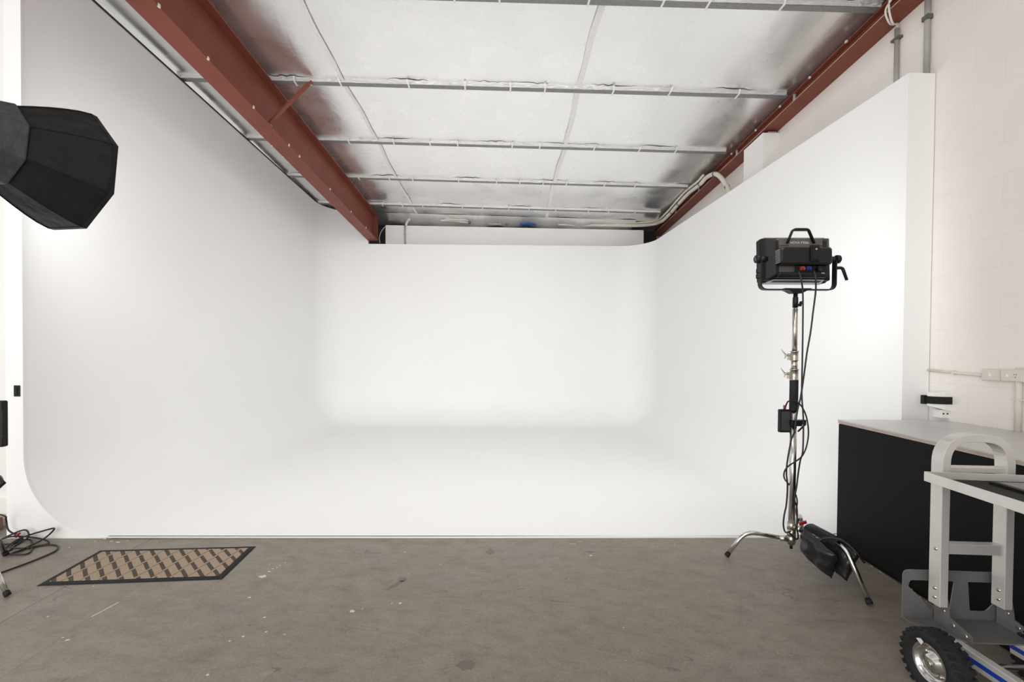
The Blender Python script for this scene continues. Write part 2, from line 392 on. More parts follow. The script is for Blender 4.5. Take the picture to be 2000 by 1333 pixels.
# ceiling: foil blanket with slight sag and wrinkles, and the roof sheet over it
m = MB()
def foilz(x, y):
    e = 0.004*sin(5.1*x+1.3*y)+0.003*sin(9*x-2*y)
    return e
for (x0, x1) in ((-3.62, 3.62),):
    nx, ny = 90, 110; Y0, Y1 = -4.8, 9.85
    g = []
    for i in range(nx+1):
        row = []
        for j in range(ny+1):
            x = x0+(x1-x0)*i/nx; y = Y0+(Y1-Y0)*j/ny
            p = roof(x, y, FOIL); p.z += foilz(x, y); row.append(m.bm.verts.new(p))
        g.append(row)
    for i in range(nx):
        for j in range(ny):
            f = m.bm.faces.new((g[i][j], g[i+1][j], g[i+1][j+1], g[i][j+1])); f.smooth = True
ceil = tag(m.build('ceiling', M_foil), kind='structure')
m = MB(); m.hexa([roof(-3.8, -4.9, 3.30), roof(3.9, -4.9, 3.30), roof(3.9, 10.0, 3.30), roof(-3.8, 10.0, 3.30)],
                 [roof(-3.8, -4.9, 3.36), roof(3.9, -4.9, 3.36), roof(3.9, 10.0, 3.36), roof(-3.8, 10.0, 3.36)])
o = m.build('roof_sheet', M_galv, ceil)
for (sx0, wd) in ((-1.79, .022), (0.80, .03)):    # taped blanket laps
    m = MB(); rows = []
    for j in range(150):
        y = 1.0+8.7*j/149; wv_ = .012*sin(2.3*y)+.006*sin(7*y)
        rows.append([roof(sx0+KX*y+wv_+u*wd, y, FOIL-.010-.004*abs(sin(9*y+u))) for u in (-1, 0, 1)])
    m.loft(rows, 0, cap=False, closed=False)
    m.build('seam_tape', M_tape, ceil)

# ------------------------------------------------------------------ purlins
ptxt = ['nearest, cut by the top edge', 'second nearest, meeting the angle brace',
        'third from the camera', 'fourth from the camera', 'fifth and farthest']
for i, Y in enumerate((3.875, 5.07, 6.33, 7.50, 8.66)):
    t_ = thing('roof_purlin', 'grey galvanised roof purlin edged with wrinkled foil, ' + ptxt[i], 'purlin', roof(0, Y, PUR), 0, 'roof purlins')
    o0 = t_.location.copy()
    m = MB(); m.prism([(Y-.028, PUR), (Y+.028, PUR), (Y+.028, PUR+.115), (Y+.016, PUR+.115), (Y+.016, PUR+.01), (Y-.028, PUR+.01)],
                      lambda u, v, d: roof(d, u, v)-o0, -3.42, 3.30)
    m.build('bottom_flange', M_galv, t_)
    m = MB(); rows = []
    for k in range(140):
        x = -3.40+6.68*k/139
        j1, j2 = random.uniform(-.006, .006), random.uniform(-.008, .008)
        rows.append([roof(x, Y-.031, PUR+.004+abs(j1)*.4)-o0, roof(x, Y-.036+j1, PUR+.020)-o0, roof(x, Y-.040+j2, PUR+.032)-o0, roof(x, Y-.060+j2*2, FOIL-.001)-o0])
    m.loft(rows, 0, cap=False, closed=False, smooth=False); m.build('foil_edge', M_foilc, t_)
    x = -2.2+random.uniform(0, .3)
    while x < 3.0:
        m = MB(); w2 = .009
        s = random.uniform(-.02, .02)
        m.hexa([roof(x-w2+s, Y-.085, FOIL-.016)-o0, roof(x+w2+s, Y-.085, FOIL-.016)-o0, roof(x+w2, Y-.040, PUR-.003)-o0, roof(x-w2, Y-.040, PUR-.003)-o0],
               [roof(x-w2+s, Y-.085, FOIL-.013)-o0, roof(x+w2+s, Y-.085, FOIL-.013)-o0, roof(x+w2, Y-.040, PUR-.0005)-o0, roof(x-w2, Y-.040, PUR-.0005)-o0])
        m.hexa([roof(x-w2, Y-.040, PUR-.003)-o0, roof(x+w2, Y-.040, PUR-.003)-o0, roof(x+w2, Y+.045, PUR-.003)-o0, roof(x-w2, Y+.045, PUR-.003)-o0],
               [roof(x-w2, Y-.040, PUR-.0005)-o0, roof(x+w2, Y-.040, PUR-.0005)-o0, roof(x+w2, Y+.045, PUR-.0005)-o0, roof(x-w2, Y+.045, PUR-.0005)-o0])
        m.build('tape_strip', M_tape, t_); x += random.choice((.38, .5, .62, .75))

# ------------------------------------------------------------------ red steel
LBX, LBZ0, LBZ1 = -2.635, 2.668, 3.175
t_ = thing('steel_beam', 'deep red-oxide steel I-beam running to the back wall left of the ceiling', 'beam', B(LBX, 5, LBZ0))
o0 = t_.location.copy()
def bfn(u, v, d): return B(u, d, v)-o0
def slab(x0, x1, z0, z1, y0, y1, name, mt, par, fn=bfn, bev=0):
    m = MB(); m.prism([(x0, z0), (x1, z0), (x1, z1), (x0, z1)], fn, y0, y1); return m.build(name, mt, par, bev)
slab(LBX-.1, LBX+.1, LBZ0, LBZ0+.016, -4.8, 9.07, 'bottom_flange', M_red, t_)
slab(LBX-.006, LBX+.006, LBZ0+.016, LBZ1-.016, -4.8, 9.07, 'web', M_red, t_)
slab(LBX-.1, LBX+.1, LBZ1-.016, LBZ1, -4.8, 9.07, 'top_flange', M_red, t_)
slab(LBX-.1, LBX+.1, LBZ0, LBZ1, 9.072, 9.085, 'end_plate', M_red, t_)
for y_, s_ in ((3.35, 1), (3.9, 1), (4.6, 1), (5.35, -1), (5.35, 1), (5.62, -1), (5.62, 1), (6.6, 1), (7.5, 1), (8.3, 1)):
    m = MB(); m.box(B(LBX+s_*.1, y_, LBZ0+.008)-o0, (.012, .02, .024)); m.build('clip', M_pipe, t_)
# angle brace
t_ = thing('angle_brace', 'short red steel angle brace propping the second purlin from the red I-beam', 'brace', B(LBX+.08, 4.98, LBZ0+.05))
o0 = t_.location.copy(); a = B(LBX+.035, 5.02, LBZ0+.035)-o0; b = roof(-1.92, 5.05, PUR-.004)-o0
d = (b-a).normalized(); u = d.cross(Vector((0, 1, 0))).normalized(); v_ = Vector((0, 1, 0))
m = MB(); sec = [(0, 0), (.05, 0), (.05, .006), (.006, .006), (.006, .05), (0, .05)]
m.hexa([a+u*p-v_*q for p, q in sec], [b+u*p-v_*q for p, q in sec]); m.build('angle', M_red, t_)
m = MB(); m.cyl(a+d*.03+v_*.01, a+d*.03-v_*.02, .012, 6); m.build('bolt', M_nickel, t_); m = MB(); m.cyl(b-d*.03+v_*.01, b-d*.03-v_*.02, .012, 6); m.build('bolt', M_nickel, t_)

t_ = thing('steel_channel', 'shallow red-oxide steel channel running along the top of the right wall', 'beam', B(3.16, 5, 2.95))
o0 = t_.location.copy()
slab(3.075, WX-.002, 2.962, 2.974, -4.8, 9.6, 'bottom_flange', M_red, t_)
slab(3.150, 3.162, 2.974, 3.083, -4.8, 9.6, 'web', M_red, t_)
slab(3.10, 3.23, 3.083, 3.095, -4.8, 9.6, 'top_flange', M_red, t_)
m = MB(); m.tube([B(3.085, y*.25, 2.981+.002*sin(y*3))-o0 for y in range(0, 38)], .006, 6); m.build('thin_cable', M_pipe, t_)
for y in (4.98, 6.2, 7.4, 8.4):
    m = MB(); m.cyl(B(3.12, y, 2.976)-o0, B(3.12, y, 3.082)-o0, .016, 10); m.build('spacer', M_greypipe, t_)
for y in (4.2, 4.7, 5.2, 5.7, 6.3):
    m = MB(); m.box(B(3.095, y, 3.080)-o0, (.014, .02, .02)); m.build('clip', M_pipe, t_)

# ------------------------------------------------------------------ cyclorama
RC = 0.60
CXL0, CXL1 = -3.405, -3.18            # left inner face at front / back
CXR = 3.19
cy = thing('cyclorama', 'white curved infinity cove filling the room between both side walls', 'backdrop', (0, YF, 0))
o0 = Vector((0, YF, 0))
path = []                             # (x, y, nx, ny) inward normals
lx = lambda y: CXL0 + (CXL1-CXL0)*(y-YF)/(YB-YF)
dl = Vector((CXL1-CXL0, YB-YF)).normalized(); nl = Vector((dl.y, -dl.x))
ycs = YB-RC
for k in range(25): y = yf(CXL0)+(ycs-yf(CXL0))*k/24; path.append((lx(y), y, nl.x, nl.y))
cL = Vector((lx(ycs), ycs)) + nl*RC
a0 = math.atan2(-nl.y, -nl.x); a1 = pi/2
for k in range(1, 17):
    a = a0 + (a1-a0)*k/16; path.append((cL.x+RC*cos(a), cL.y+RC*sin(a), -cos(a), -sin(a)))
ybl = cL.y+RC
xs = [cL.x + (CXR-RC-cL.x)*k/60 for k in range(1, 60)]
for x in xs: path.append((x, ybl + (YB-ybl)*(x-cL.x)/(CXR-RC-cL.x), 0, -1))
for k in range(0, 17):
    a = pi/2*(1-k/16); path.append((CXR-RC+RC*cos(a), YB-RC+RC*sin(a), -cos(a), -sin(a)))
for k in range(1, 25): y = YB-RC-(YB-RC-yf(CXR))*k/24; path.append((CXR, y, -1, 0))
ZC = 3.55
def top(i):
    x, y = path[i][:2]
    if i < 41 or x < -2.26: return roof(x, y, FOIL).z-.035-.012*(9-y)
    return ZC
m = MB(); cols = []; inner = []
NC = 12
for i, (x, y, nx, ny) in enumerate(path):
    zt = top(i)
    col = [Vector((x+nx*RC*(1-sin(k/NC*pi/2)), y+ny*RC*(1-sin(k/NC*pi/2)), .012+RC*(1-cos(k/NC*pi/2)))) for k in range(NC+1)]
    col += [Vector((x, y, z)) for z in (1.2, 2.0, 2.8, ZC)]
    if zt > ZC+.01: col += [Vector((x, y, zt))]
    cols.append([m.bm.verts.new(p-o0) for p in col])
for i in range(len(cols)-1):
    a, b = cols[i], cols[i+1]
    for k in range(min(len(a), len(b))-1):
        f = m.bm.faces.new((a[k], b[k], b[k+1], a[k+1])); f.smooth = True
f = m.bm.faces.new([c_[0] for c_ in cols]);
bmesh.ops.remove_doubles(m.bm, verts=m.bm.verts, dist=1e-4)
sweep = m.build('cove_surface', M_cyc, cy)
# top ledge behind the face, thickness
m = MB()
T = .07
for i in range(len(path)-1):
    (x, y, nx, ny), (x2, y2, nx2, ny2) = path[i], path[i+1]
    z1, z2 = (ZC, ZC) if (abs(top(i)-top(i+1)) > .5) else (top(i), top(i+1))
    A = [Vector((x, y, z1)), Vector((x-nx*T, y-ny*T, z1)), Vector((x-nx*T, y-ny*T, .3)),]
    Bq = [Vector((x2, y2, z2)), Vector((x2-nx2*T, y2-ny2*T, z2)), Vector((x2-nx2*T, y2-ny2*T, .3))]
    m.poly([A[0]-o0, Bq[0]-o0, Bq[1]-o0, A[1]-o0]); m.poly([A[1]-o0, Bq[1]-o0, Bq[2]-o0, A[2]-o0])
bmesh.ops.remove_doubles(m.bm, verts=m.bm.verts, dist=1e-4)
m.build('backing_board', M_white, cy)
# end panels with the cove profile
def end_panel(xin, sgn, xout, ztop, name):
    pts = [(xin+sgn*RC, 0.0), (xin+sgn*RC, .012)] + [(xin+sgn*RC*(1-sin(k/24*pi/2)), .012+RC*(1-cos(k/24*pi/2))) for k in range(25)] + [(xin, ztop), (xout, ztop), (xout, 0)]
    m = MB(); m.prism(pts, lambda u, v, d: Vector((u, yf(u)+d, v))-o0, -.020, 0)
    return m.build(name, M_cyc, cy)
end_panel(CXL0, 1, -3.53, 4.45, 'end_panel')
end_panel(CXR, -1, WX+KX*YF-.003, ZC, 'end_panel')
m = MB(); m.box((WX+KX*(YF+.3)-.05, .37, ZC/2-.01), (.07, .6, ZC-.02)); o_ = m.build('return_board', M_cyc, cy)
m = MB(); m.hexa([Vector((CXR+.008, yf(CXR)+.002, ZC-.02))-o0, Vector((WX+KX*YF-.003, yf(CXR)+.002, ZC-.02))-o0, Vector((WX+KX*YF, YF+.66, ZC-.02))-o0, Vector((CXR+.008, YF+.66, ZC-.02))-o0],
                 [Vector((CXR+.008, yf(CXR)+.002, ZC-.001))-o0, Vector((WX+KX*YF-.003, yf(CXR)+.002, ZC-.001))-o0, Vector((WX+KX*YF, YF+.66, ZC-.001))-o0, Vector((CXR+.008, YF+.66, ZC-.001))-o0])
m.build('cap_board', M_cyc, cy)
m = MB(); m.hexa([Vector((x_, yf(x_)+y_, 0))-o0 for x_, y_ in ((-2.80, -.012), (2.58, -.012), (2.58, 0), (-2.80, 0))], [Vector((x_, yf(x_)+y_, .012))-o0 for x_, y_ in ((-2.80, -.012), (2.58, -.012), (2.58, 0), (-2.80, 0))]); m.build('floor_lip', M_cyc, cy)
# left return side so the wall has thickness
m = MB(); m.box((-3.520, .045, 2.22), (.02, .21, 4.44)); m.build('side_board', M_cyc, cy)
# dark strip painting the shade of the gap above the left cove wall
m = MB(); rows = []
for i in range(0, 41):
    x, y, nx, ny = path[i]; z = top(i)
    rows.append([Vector((x+nx*.004, y+ny*.004, z-.004)), Vector((x+nx*.012, y+ny*.012, z+.012)), Vector((x-nx*.05, y-ny*.05, z+.03))])
m.loft(rows, 0, cap=False, closed=False); tag(m.build('gap_shade_1', M_dark), kind='structure')

# bulkhead over the back of the cove, white boxed board
def zat(px, py, Y): return on_y(px, py, Y)
Yk = 9.32
a, b, c_, d_ = zat(753, 440, Yk), zat(1257, 450, Yk), zat(1257, 520, Yk), zat(753, 520, Yk)
m = MB(); m.hexa([d_, c_, b, a], [p+Vector((0, .25, 0)) for p in (d_, c_, b, a)])
bulk = tag(m.build('boxed_bulkhead', M_white), 'long white boxed bulkhead above the back wall of the cove, under the foil ceiling', 'bulkhead')
for px in (1065,):
    p, q = zat(px, 447, Yk-.001), zat(px, 520, Yk-.001)
    m = MB(); m.box(((p.x+q.x)/2, Yk-.001, (p.z+q.z)/2), (.004, .004, p.z-q.z)); m.build('board_joint', M_white, bulk)
# grey conduit running down the bulkhead
m = MB(); m.tube([zat(791, 441, Yk-.02), zat(791, 455, Yk-.02), zat(792, 500, Yk-.02)], .017, 10)
o = tag(m.build('conduit', M_greypipe), 'short grey conduit running down the white bulkhead at its left end', 'conduit')
m = MB(); p = zat(791, 458, Yk-.02); m.cyl(p+Vector((0, 0, -.02)), p+Vector((0, 0, .02)), .023, 10); m.build('coupling', M_greypipe, o)
m = MB(); m.tube(spline([zat(752, 443, Yk-.06), zat(745, 452, Yk-.1), zat(741, 464, Yk-.1), zat(742, 475, Yk-.1)]), .006, 6)
tag(m.build('cable', M_pipe), 'thin white cable looped at the far end of the red I-beam', 'cable')

# box column on right wall
YA = 5.47
x0 = WX+KX*YA
t_ = thing('boxed_column', 'white boxed column cover on the right wall under the red channel', 'column', (3.37, 5.68, 2.5))
m = MB(); xa = 3.285
m.hexa([(xa, YA, 2.6), (x0, YA, 2.6), (x0+.02, 5.9, 2.6), (xa+.018, 5.9, 2.6)],
       [(xa, YA, 4.055), (x0, YA, 4.055), (x0+.02, 5.9, 4.035), (xa+.018, 5.9, 4.035)])
m.bm.transform(Matrix.Translation((-3.37, -5.68, -2.5))); m.build('cover', M_white, t_, .003)
m = MB(); m.box((3.40-3.37, YA+.08-5.68, 4.062-2.5), (.1, .16, .012)); m.build('cap', M_greypipe, t_)

# ------------------------------------------------------------------ pipes, conduits and cables under the roof
def wallpt(px, py, off=0.02):                     # on the right wall
    d = ray(px, py); s = d.x - KX*d.y; t = (WX-off)/s; return CAM + d*t
def conduit(pts, r, name, label, cat, mt, brs=(), par=None):
    m = MB(); m.tube(pts, r, 10); o = m.build(name, mt)
    tag(o, label, cat)
    for p, ax in brs:
        m = MB(); m.box(p, ax); m.build('bracket', M_strapm if mt != M_pipe else M_pipe, o)
    return o
p1, p2 = wallpt(1823, -30), wallpt(1821, 150)
p1.y = p2.y = (p1.y+p2.y)/2; p1.x = p2.x
p1b = wallpt(1822, 27)
p1.y += .045
conduit([(p1.x, p1.y, 4.30), (p1.x, p1.y, ZC+.001)], .019, 'conduit', 'grey vertical conduit above the cove end pillar, nearer the camera', 'conduit', M_greypipe,
        [((p1.x, p1.y, p1b.z), (.046, .05, .035))])
q = wallpt(1751, 110)
conduit([(q.x, q.y, wallpt(1752, 56).z), (q.x, q.y, 3.0)], .017, 'conduit', 'thin grey vertical conduit with two white cables entering its top', 'conduit', M_greypipe,
        [((q.x, q.y, wallpt(1752, 76).z), (.04, .075, .02))])
topq = wallpt(1752, 56)
def bpx(px, py, X):
    d = ray(px, py); t = X/(d.x-KX*d.y); return CAM+d*t
for k, (ox, lab) in enumerate(((0, 'white cable dropping into the thin grey conduit, left of its twin'), (.03, 'white cable dropping into the thin grey conduit, right of its twin'))):
    m = MB(); zz = topq.z
    m.tube(spline([(q.x, q.y, zz-.05), (q.x-.004, q.y-.01+ox*.3, zz+.03), bpx(1744-ox*200, 46, 3.10), bpx(1737-ox*250, 22, 3.05), bpx(1738+ox*100, 0, 3.05), bpx(1752+ox*200, -20, 3.05)]), .007, 8)
    tag(m.build('cable', M_pipe), lab, 'cable', 'white cables at the conduit')
# insulated pipe bundle: up from behind the cove, over the channel, down along it, across the back
def chan(px, py, z=3.0): return on_y(px, py, z)
pts = []
def bp(px, py, X):                                # on the building plane x = X + KX*y
    d = ray(px, py); t = X/(d.x-KX*d.y); return CAM+d*t
bundle = [bp(1428, 385, 3.16), bp(1420, 365, 3.13), bp(1408, 347, 3.08), bp(1396, 340, 3.04), bp(1380, 347, 3.04), bp(1368, 360, 3.04), bp(1346, 377, 3.05),
          bp(1326, 398, 3.05), bp(1312, 414, 3.05), bp(1296, 430, 3.02)]
endp = [zat(1282, 437, 9.2), zat(1262, 440, 9.25), zat(1225, 441, 9.3), zat(1160, 440, 9.36), zat(1090, 438, 9.40)]
m = MB(); m.tube(spline(bundle+endp, 6), .032, 10)
o = tag(m.build('insulated_pipe', M_pipe), 'thick white lagged pipe hooking over the cove top beside the red channel', 'pipe')
for p in (bundle[1], bundle[3], bundle[5], bundle[7], bundle[8]):
    m = MB(); m.lathe([(.036, -.012), (.036, .012)], p, Matrix.Rotation(pi/2, 3, 'X'), 12); m.build('strap', M_strapm, o)
m = MB(); m.tube(spline([p+Vector((-.05, 0, .035)) for p in bundle[4:]]+[p+Vector((0, -.02, .05)) for p in endp], 6), .018, 8)
tag(m.build('insulated_pipe', M_pipe), 'thinner white lagged pipe running just above the thick one', 'pipe')
def backpipe(pts, r, mt, lab, straps=()):
    P = [zat(px, py, Y) for px, py, Y in pts]
    m = MB(); m.tube(spline(P, 6), r, 8); o = tag(m.build('pipe', mt), lab, 'pipe')
    for px, py, Y in straps:
        m = MB(); m.box(zat(px, py, Y), (.05, .06, .06)); m.build('strap', M_strapm, o)
backpipe([(860, 431, 9.25), (880, 431, 9.3), (920, 435, 9.4), (1000, 438, 9.45), (1100, 438, 9.45), (1180, 440, 9.4)], .020, M_pipe,
         'pale pipe lying along the top of the white bulkhead', ((917, 434, 9.38), (990, 437, 9.43), (1073, 436, 9.43), (1129, 438, 9.42)))
backpipe([(868, 428, 9.2), (905, 430, 9.3), (950, 433, 9.45), (1010, 438, 9.5)], .014, M_pipe, 'thin pale pipe with a loose end over the bulkhead, left half')
backpipe([(793, 441, 9.28), (795, 434, 9.26), (800, 428, 9.22)], .024, M_pipe, 'short bent white pipe end above the small grey conduit')
m = MB(); m.pillow(zat(1031, 437, 9.42), Matrix.Rotation(pi/2, 3, 'X'), .34, .07, .06, 10, .35, .004, 3)
tag(m.build('cloth_bundle', noisy('blue_cloth', (0.02, .07, .30), (0.03, .10, .36), 20, .7)), 'small blue cloth bundle wedged among the pipes over the back bulkhead', 'cloth')
# sagging foil fold above the bulkhead
m = MB(); rows = []
for k in range(90):
    x = -2.3+5.3*k/89
    r_ = .025*sin(x*2.1)+.012*sin(x*9)+random.uniform(-.004, .004)
    rows.append([roof(x, 9.15, FOIL-.004), roof(x, 9.33, FOIL-.05+r_*.6), roof(x, 9.50, FOIL-.12+r_), roof(x, 9.70, FOIL-.10+r_), roof(x, 9.85, FOIL-.02)])
m.loft(rows, 0, cap=False, closed=False); o = m.build('sagging_fold', M_foil, ceil)

# ------------------------------------------------------------------ wall fittings on the right
WR = Matrix.Rotation(-math.atan(KX), 3, 'Z')
p1, p2 = wallpt(1813, 723, .012), wallpt(1924, 734, .012)
conduit([p1, p2], .010, 'conduit', 'white horizontal conduit leading to the power outlets on the block wall', 'conduit', M_pipe, [((p1+p2)/2 and (p1.lerp(p2, .48)), (.02, .018, .03))] if False else [(tuple(p1.lerp(p2, .48)), (.02, .018, .03))])
def outlet(px0, px1, py0, py1, lab, sockets):
    a = wallpt(px0, py0, 0); b = wallpt(px1, py1, 0); yc = (a.y+b.y)/2; zc_ = (a.z+b.z)/2; L = abs(a.y-b.y)
    t_ = thing('power_outlet', lab, 'outlet', (WX+KX*yc, yc, zc_), -math.atan(KX), 'power outlets')
    m = MB(); m.box((-.018, 0, 0), (.036, L, .078)); m.build('housing', M_pipe, t_, .003)
    m = MB(); m.box((-.039, 0, 0), (.007, L-.008, .070)); m.build('face_plate', M_pipe, t_, .002)
    m = MB(); m.box((-.045, .02 if sockets else 0, 0), (.008, .012, .020)); m.build('switch', M_white, t_, .001)
    if sockets:
        for dy, dz, rr in ((-.018, .008, .5), (-.030, .008, -.5), (-.024, -.010, 0)):
            m = MB(); m.box((-.0430, dy, dz), (.002, .0025, .009), Matrix.Rotation(rr, 3, 'X')); m.build('slot', M_strapm, t_)
    return L
outlet(1929, 1966, 722, 744, 'pale single switch box on the block wall, at the conduit end', False)
outlet(1967, 2011, 723, 746, 'pale power outlet with socket slots beside the switch box', True)
p = wallpt(1989, 780, .018)
conduit([(p.x, p.y, 1.335), (p.x, p.y, .925)], .0165, 'conduit', 'white vertical pipe dropping from the power outlet to the bench top', 'conduit', M_pipe, [((p.x, p.y, wallpt(1989, 781).z), (.03, .06, .012))])

# retractable belt unit
t_ = thing('belt_barrier', 'white wall-mounted belt barrier with a black belt, above the bench end', 'barrier', (3.40, 3.335, 1.06), -math.atan(KX))
m = MB()
prof = [(0, -.075), (0, .075), (-.09, .105), (-.115, .08), (-.115, -.06), (-.09, -.085)]
prof = [(-.005, -.085), (-.005, .105), (-.06, .105), (-.125, .075), (-.125, -.045), (-.06, -.075)]
zb = .005
m.hexa([(0, -.025, zb-.065), (0, .07, zb-.06), (-.10, .07, zb-.035), (-.122, .04, zb-.03), (-.11, .0, zb-.035), (-.05, -.025, zb-.055)],
       [(0, -.025, zb+.085), (0, .07, zb+.085), (-.10, .07, zb+.07), (-.122, .04, zb+.062), (-.11, .0, zb+.066), (-.05, -.025, zb+.082)])
m.build('casing', M_white, t_, .004)
m = MB(); ring = [(-.004, -.031), (-.052, -.031), (-.116, -.005), (-.130, .037)]
m.hexa([(x, y, zb-.012) for x, y in ring]+[(-.1, .04, zb-.012)], [(x, y, zb+.042) for x, y in ring]+[(-.1, .04, zb+.042)])
m.build('belt', M_blackp, t_)
m = MB(); m.box((-.134, .050, zb+.015), (.026, .028, .066)); m.build('belt_end', M_blackp, t_, .003)
m = MB(); m.box((-.030, .025, zb-.085), (.06, .07, .06)); m.build('bracket', M_white, t_, .003)
for dx in (-.04, -.012):
    m = MB(); m.cyl((dx-.008, -.009, zb-.082), (dx-.008, -.015, zb-.082), .005, 10); m.build('screw', M_blackp, t_)

# ------------------------------------------------------------------ bench
bn = thing('bench', 'long black panelled workbench with a grey top against the right wall', 'bench', (2.9, 2.3, 0))
o0 = Vector((2.9, 2.3, 0))
f1, f0 = Vector((2.615, 3.36, 0)), Vector((2.36, 1.05, 0))
wq = lambda y: WX+KX*y-.004
def bslab(off, z0, z1, name, mt, bev=0):
    a = f0+Vector((-off, 0, 0)); b = f1+Vector((-off, off*.5, 0)); 
    m = MB(); L = [a, b, Vector((wq(3.36), 3.36, 0)), Vector((wq(1.05), 1.05, 0))]
    m.hexa([p-o0+Vector((0, 0, z0)) for p in L], [p-o0+Vector((0, 0, z1)) for p in L]); return m.build(name, mt, bn, bev)
bslab(0, .03, .898, 'body', M_black)
bslab(.004, .902, .922, 'top_edge', M_ply)
bslab(.006, .922, .930, 'worktop', M_lam)
bslab(-.02, 0.0, .03, 'plinth', M_black)
m = MB(); rows = []
for k in range(120):
    y = 3.34-k*.008; x = 2.615-(3.36-y)*.1104-.001; h_ = .002+max(0, random.uniform(-.012, .009)+.004*sin(k*.5))
    rows.append([Vector((x-2.9, y-2.3, .0005)), Vector((x-2.9-.0015, y-2.3, h_))])
m.loft(rows, 0, cap=False, closed=False)
m.build('chipped_edge', M_plaster, bn)
m = MB(); m.box((2.53-2.9, 2.69-2.3, .012), (.008, .035, .024)); m.build('sticker', M_yellow, bn)

# ------------------------------------------------------------------ door mat
cs = [on_z(70, 1146), on_z(434, 1133), on_z(501, 1068), on_z(196, 1076)]
ux = ((cs[1]-cs[0]).normalized()+(cs[2]-cs[3]).normalized()).normalized()
W_ = ((cs[1]-cs[0]).length+(cs[2]-cs[3]).length)/2; D_ = ((cs[3]-cs[0]).length+(cs[2]-cs[1]).length)/2
cm = sum(cs, Vector())/4; ang = math.atan2(ux.y, ux.x)
t_ = thing('door_mat', 'tan zigzag door mat with a black rubber border lying on the concrete floor', 'mat', (cm.x, cm.y, 0), 0)
L = [c_-Vector((cm.x, cm.y, 0)) for c_ in cs]
def inset(L, k): return [p*(1-k*(.5/p.length)) for p in L]
def insq(L, e):
    out = []
    for i, p in enumerate(L):
        a = (L[i-1]-p).normalized(); b = (L[(i+1) % 4]-p).normalized(); s = abs(a.cross(b).z); out.append(p+(a+b)*(e/s))
    return out
I = insq(L, .042)
m = MB(); O_ = insq(L, .012)
rings = [[p+Vector((0, 0, .0005)) for p in L], [p+Vector((0, 0, .006)) for p in O_], [p+Vector((0, 0, .006)) for p in I], [p+Vector((0, 0, .0005)) for p in I]]
m.loft(rings, 0, cap=False, smooth=False); m.build('rubber_border', M_rub, t_)
m = MB(); I2 = insq(L, .038); m.hexa([p+Vector((0, 0, .001)) for p in I2], [p+Vector((0, 0, .0085)) for p in insq(L, .042)])
o = m.build('pile', M_mat, t_)
o.rotation_euler = (0, 0, 0)

# ------------------------------------------------------------------ light stands
def c_stand(label, base, feet, ztop, legz, grp='light stands'):
    t_ = thing('light_stand', label, 'light stand', base, 0, grp); bx, by = base[0], base[1]
    m = MB(); m.cyl((0, 0, .13), (0, 0, 1.03), .0205, 20); m.build('lower_tube', M_chrome, t_)
    m = MB(); m.cyl((0, 0, 1.03), (0, 0, 1.235), .0255, 20); m.build('foam_grip', M_rub, t_, .002)
    def collar(z0, z1, r):
        m = MB(); m.lathe([(r*.8, z0), (r*1.12, z0), (r*1.12, z0+.006), (r, z0+.008), (r, z1-.008), (r*1.15, z1-.006), (r*1.15, z1), (r*.8, z1)], n=20)
        m.box((-r-.006, -.0, (z0+z1)/2-.006), (.022, .026, .045)); c_ = m.build('collar', M_nickel, t_)
        m = MB(); zc_ = (z0+z1)/2+.004; m.cyl((-r-.01, 0, zc_), (-r-.042, 0, zc_), .006, 10)
        m.loft([[Vector((-r-.030-.028*k, .006*cos(a), zc_+.028*k**1.5*1.0+(.007-.003*k)*sin(a))) for a in [2*pi*q/8 for q in range(8)]] for k in (0, .4, .8, 1.2)])
        m.loft([[Vector((-r-.030-.012*k, .006*cos(a), zc_-.020*k+(.006-.002*k)*sin(a))) for a in [2*pi*q/8 for q in range(8)]] for k in (0, .5, 1)])
        m.build('wing_knob', M_nickel, c_)
    collar(1.235, 1.31, .024)
    m = MB(); m.cyl((0, 0, 1.31), (0, 0, 1.365), .0185, 20); m.build('middle_tube', M_nickel, t_)
    collar(1.365, 1.43, .022)
    m = MB(); m.cyl((0, 0, 1.43), (0, 0, ztop-.12), .0155, 20); m.lathe([(.0155, ztop-.12), (.008, ztop-.108), (.008, ztop)], n=16); m.build('upper_tube', M_nickel, t_)
    # leg blocks
    for k, (fx, fy) in enumerate(feet):
        h = legz[k]; d = Vector((fx-bx, fy-by, 0)); Ld = d.length; d.normalize()
        m = MB(); m.cyl((0, 0, h-.022), (0, 0, h+.022), .026, 18)
        m.cyl(d*.02+Vector((0, 0, h)), d*.075+Vector((0, 0, h)), .019, 14); lb = m.build('leg_socket', M_nickel, t_)
        P = bent([d*.05+Vector((0, 0, h)), d*(Ld*.70)+Vector((0, 0, h+.028)), d*(Ld-.006)+Vector((0, 0, .020))], .075)
        m = MB(); m.tube(P, .0140, 14); lg = m.build('leg', M_chrome, t_)
        e = (P[-1]-P[-2]).normalized(); m = MB(); m.cyl(P[-1]-e*.012, P[-1]+e*.013, .0162, 14); m.build('rubber_foot', M_rub, lg)
    m = MB(); m.cyl((0, 0, .10), (0, 0, .14), .009, 10); m.build('spigot', M_blackp, t_)
    return t_
LF, RF, BF = on_z(1419, 1089), on_z(1699, 1184), on_z(1568, 1053)
base = on_z(1544.5, 1101)
base = (base.x, base.y, 0)
st = c_stand('chrome light stand holding the black panel light, right of centre', base, [(LF.x, LF.y), (RF.x, RF.y), (BF.x, BF.y)], 1.83, (.165, .255, .21))
m = MB(); d = Vector((RF.x-base[0], RF.y-base[1], 0)).normalized()
m.pillow(Vector((0.055, -.03, .285)), Matrix.Rotation(-.3, 3, 'Y')@Matrix.Rotation(pi/2, 3, 'X'), .055, .022, .018, 8); m.build('red_grip', M_redp, st)

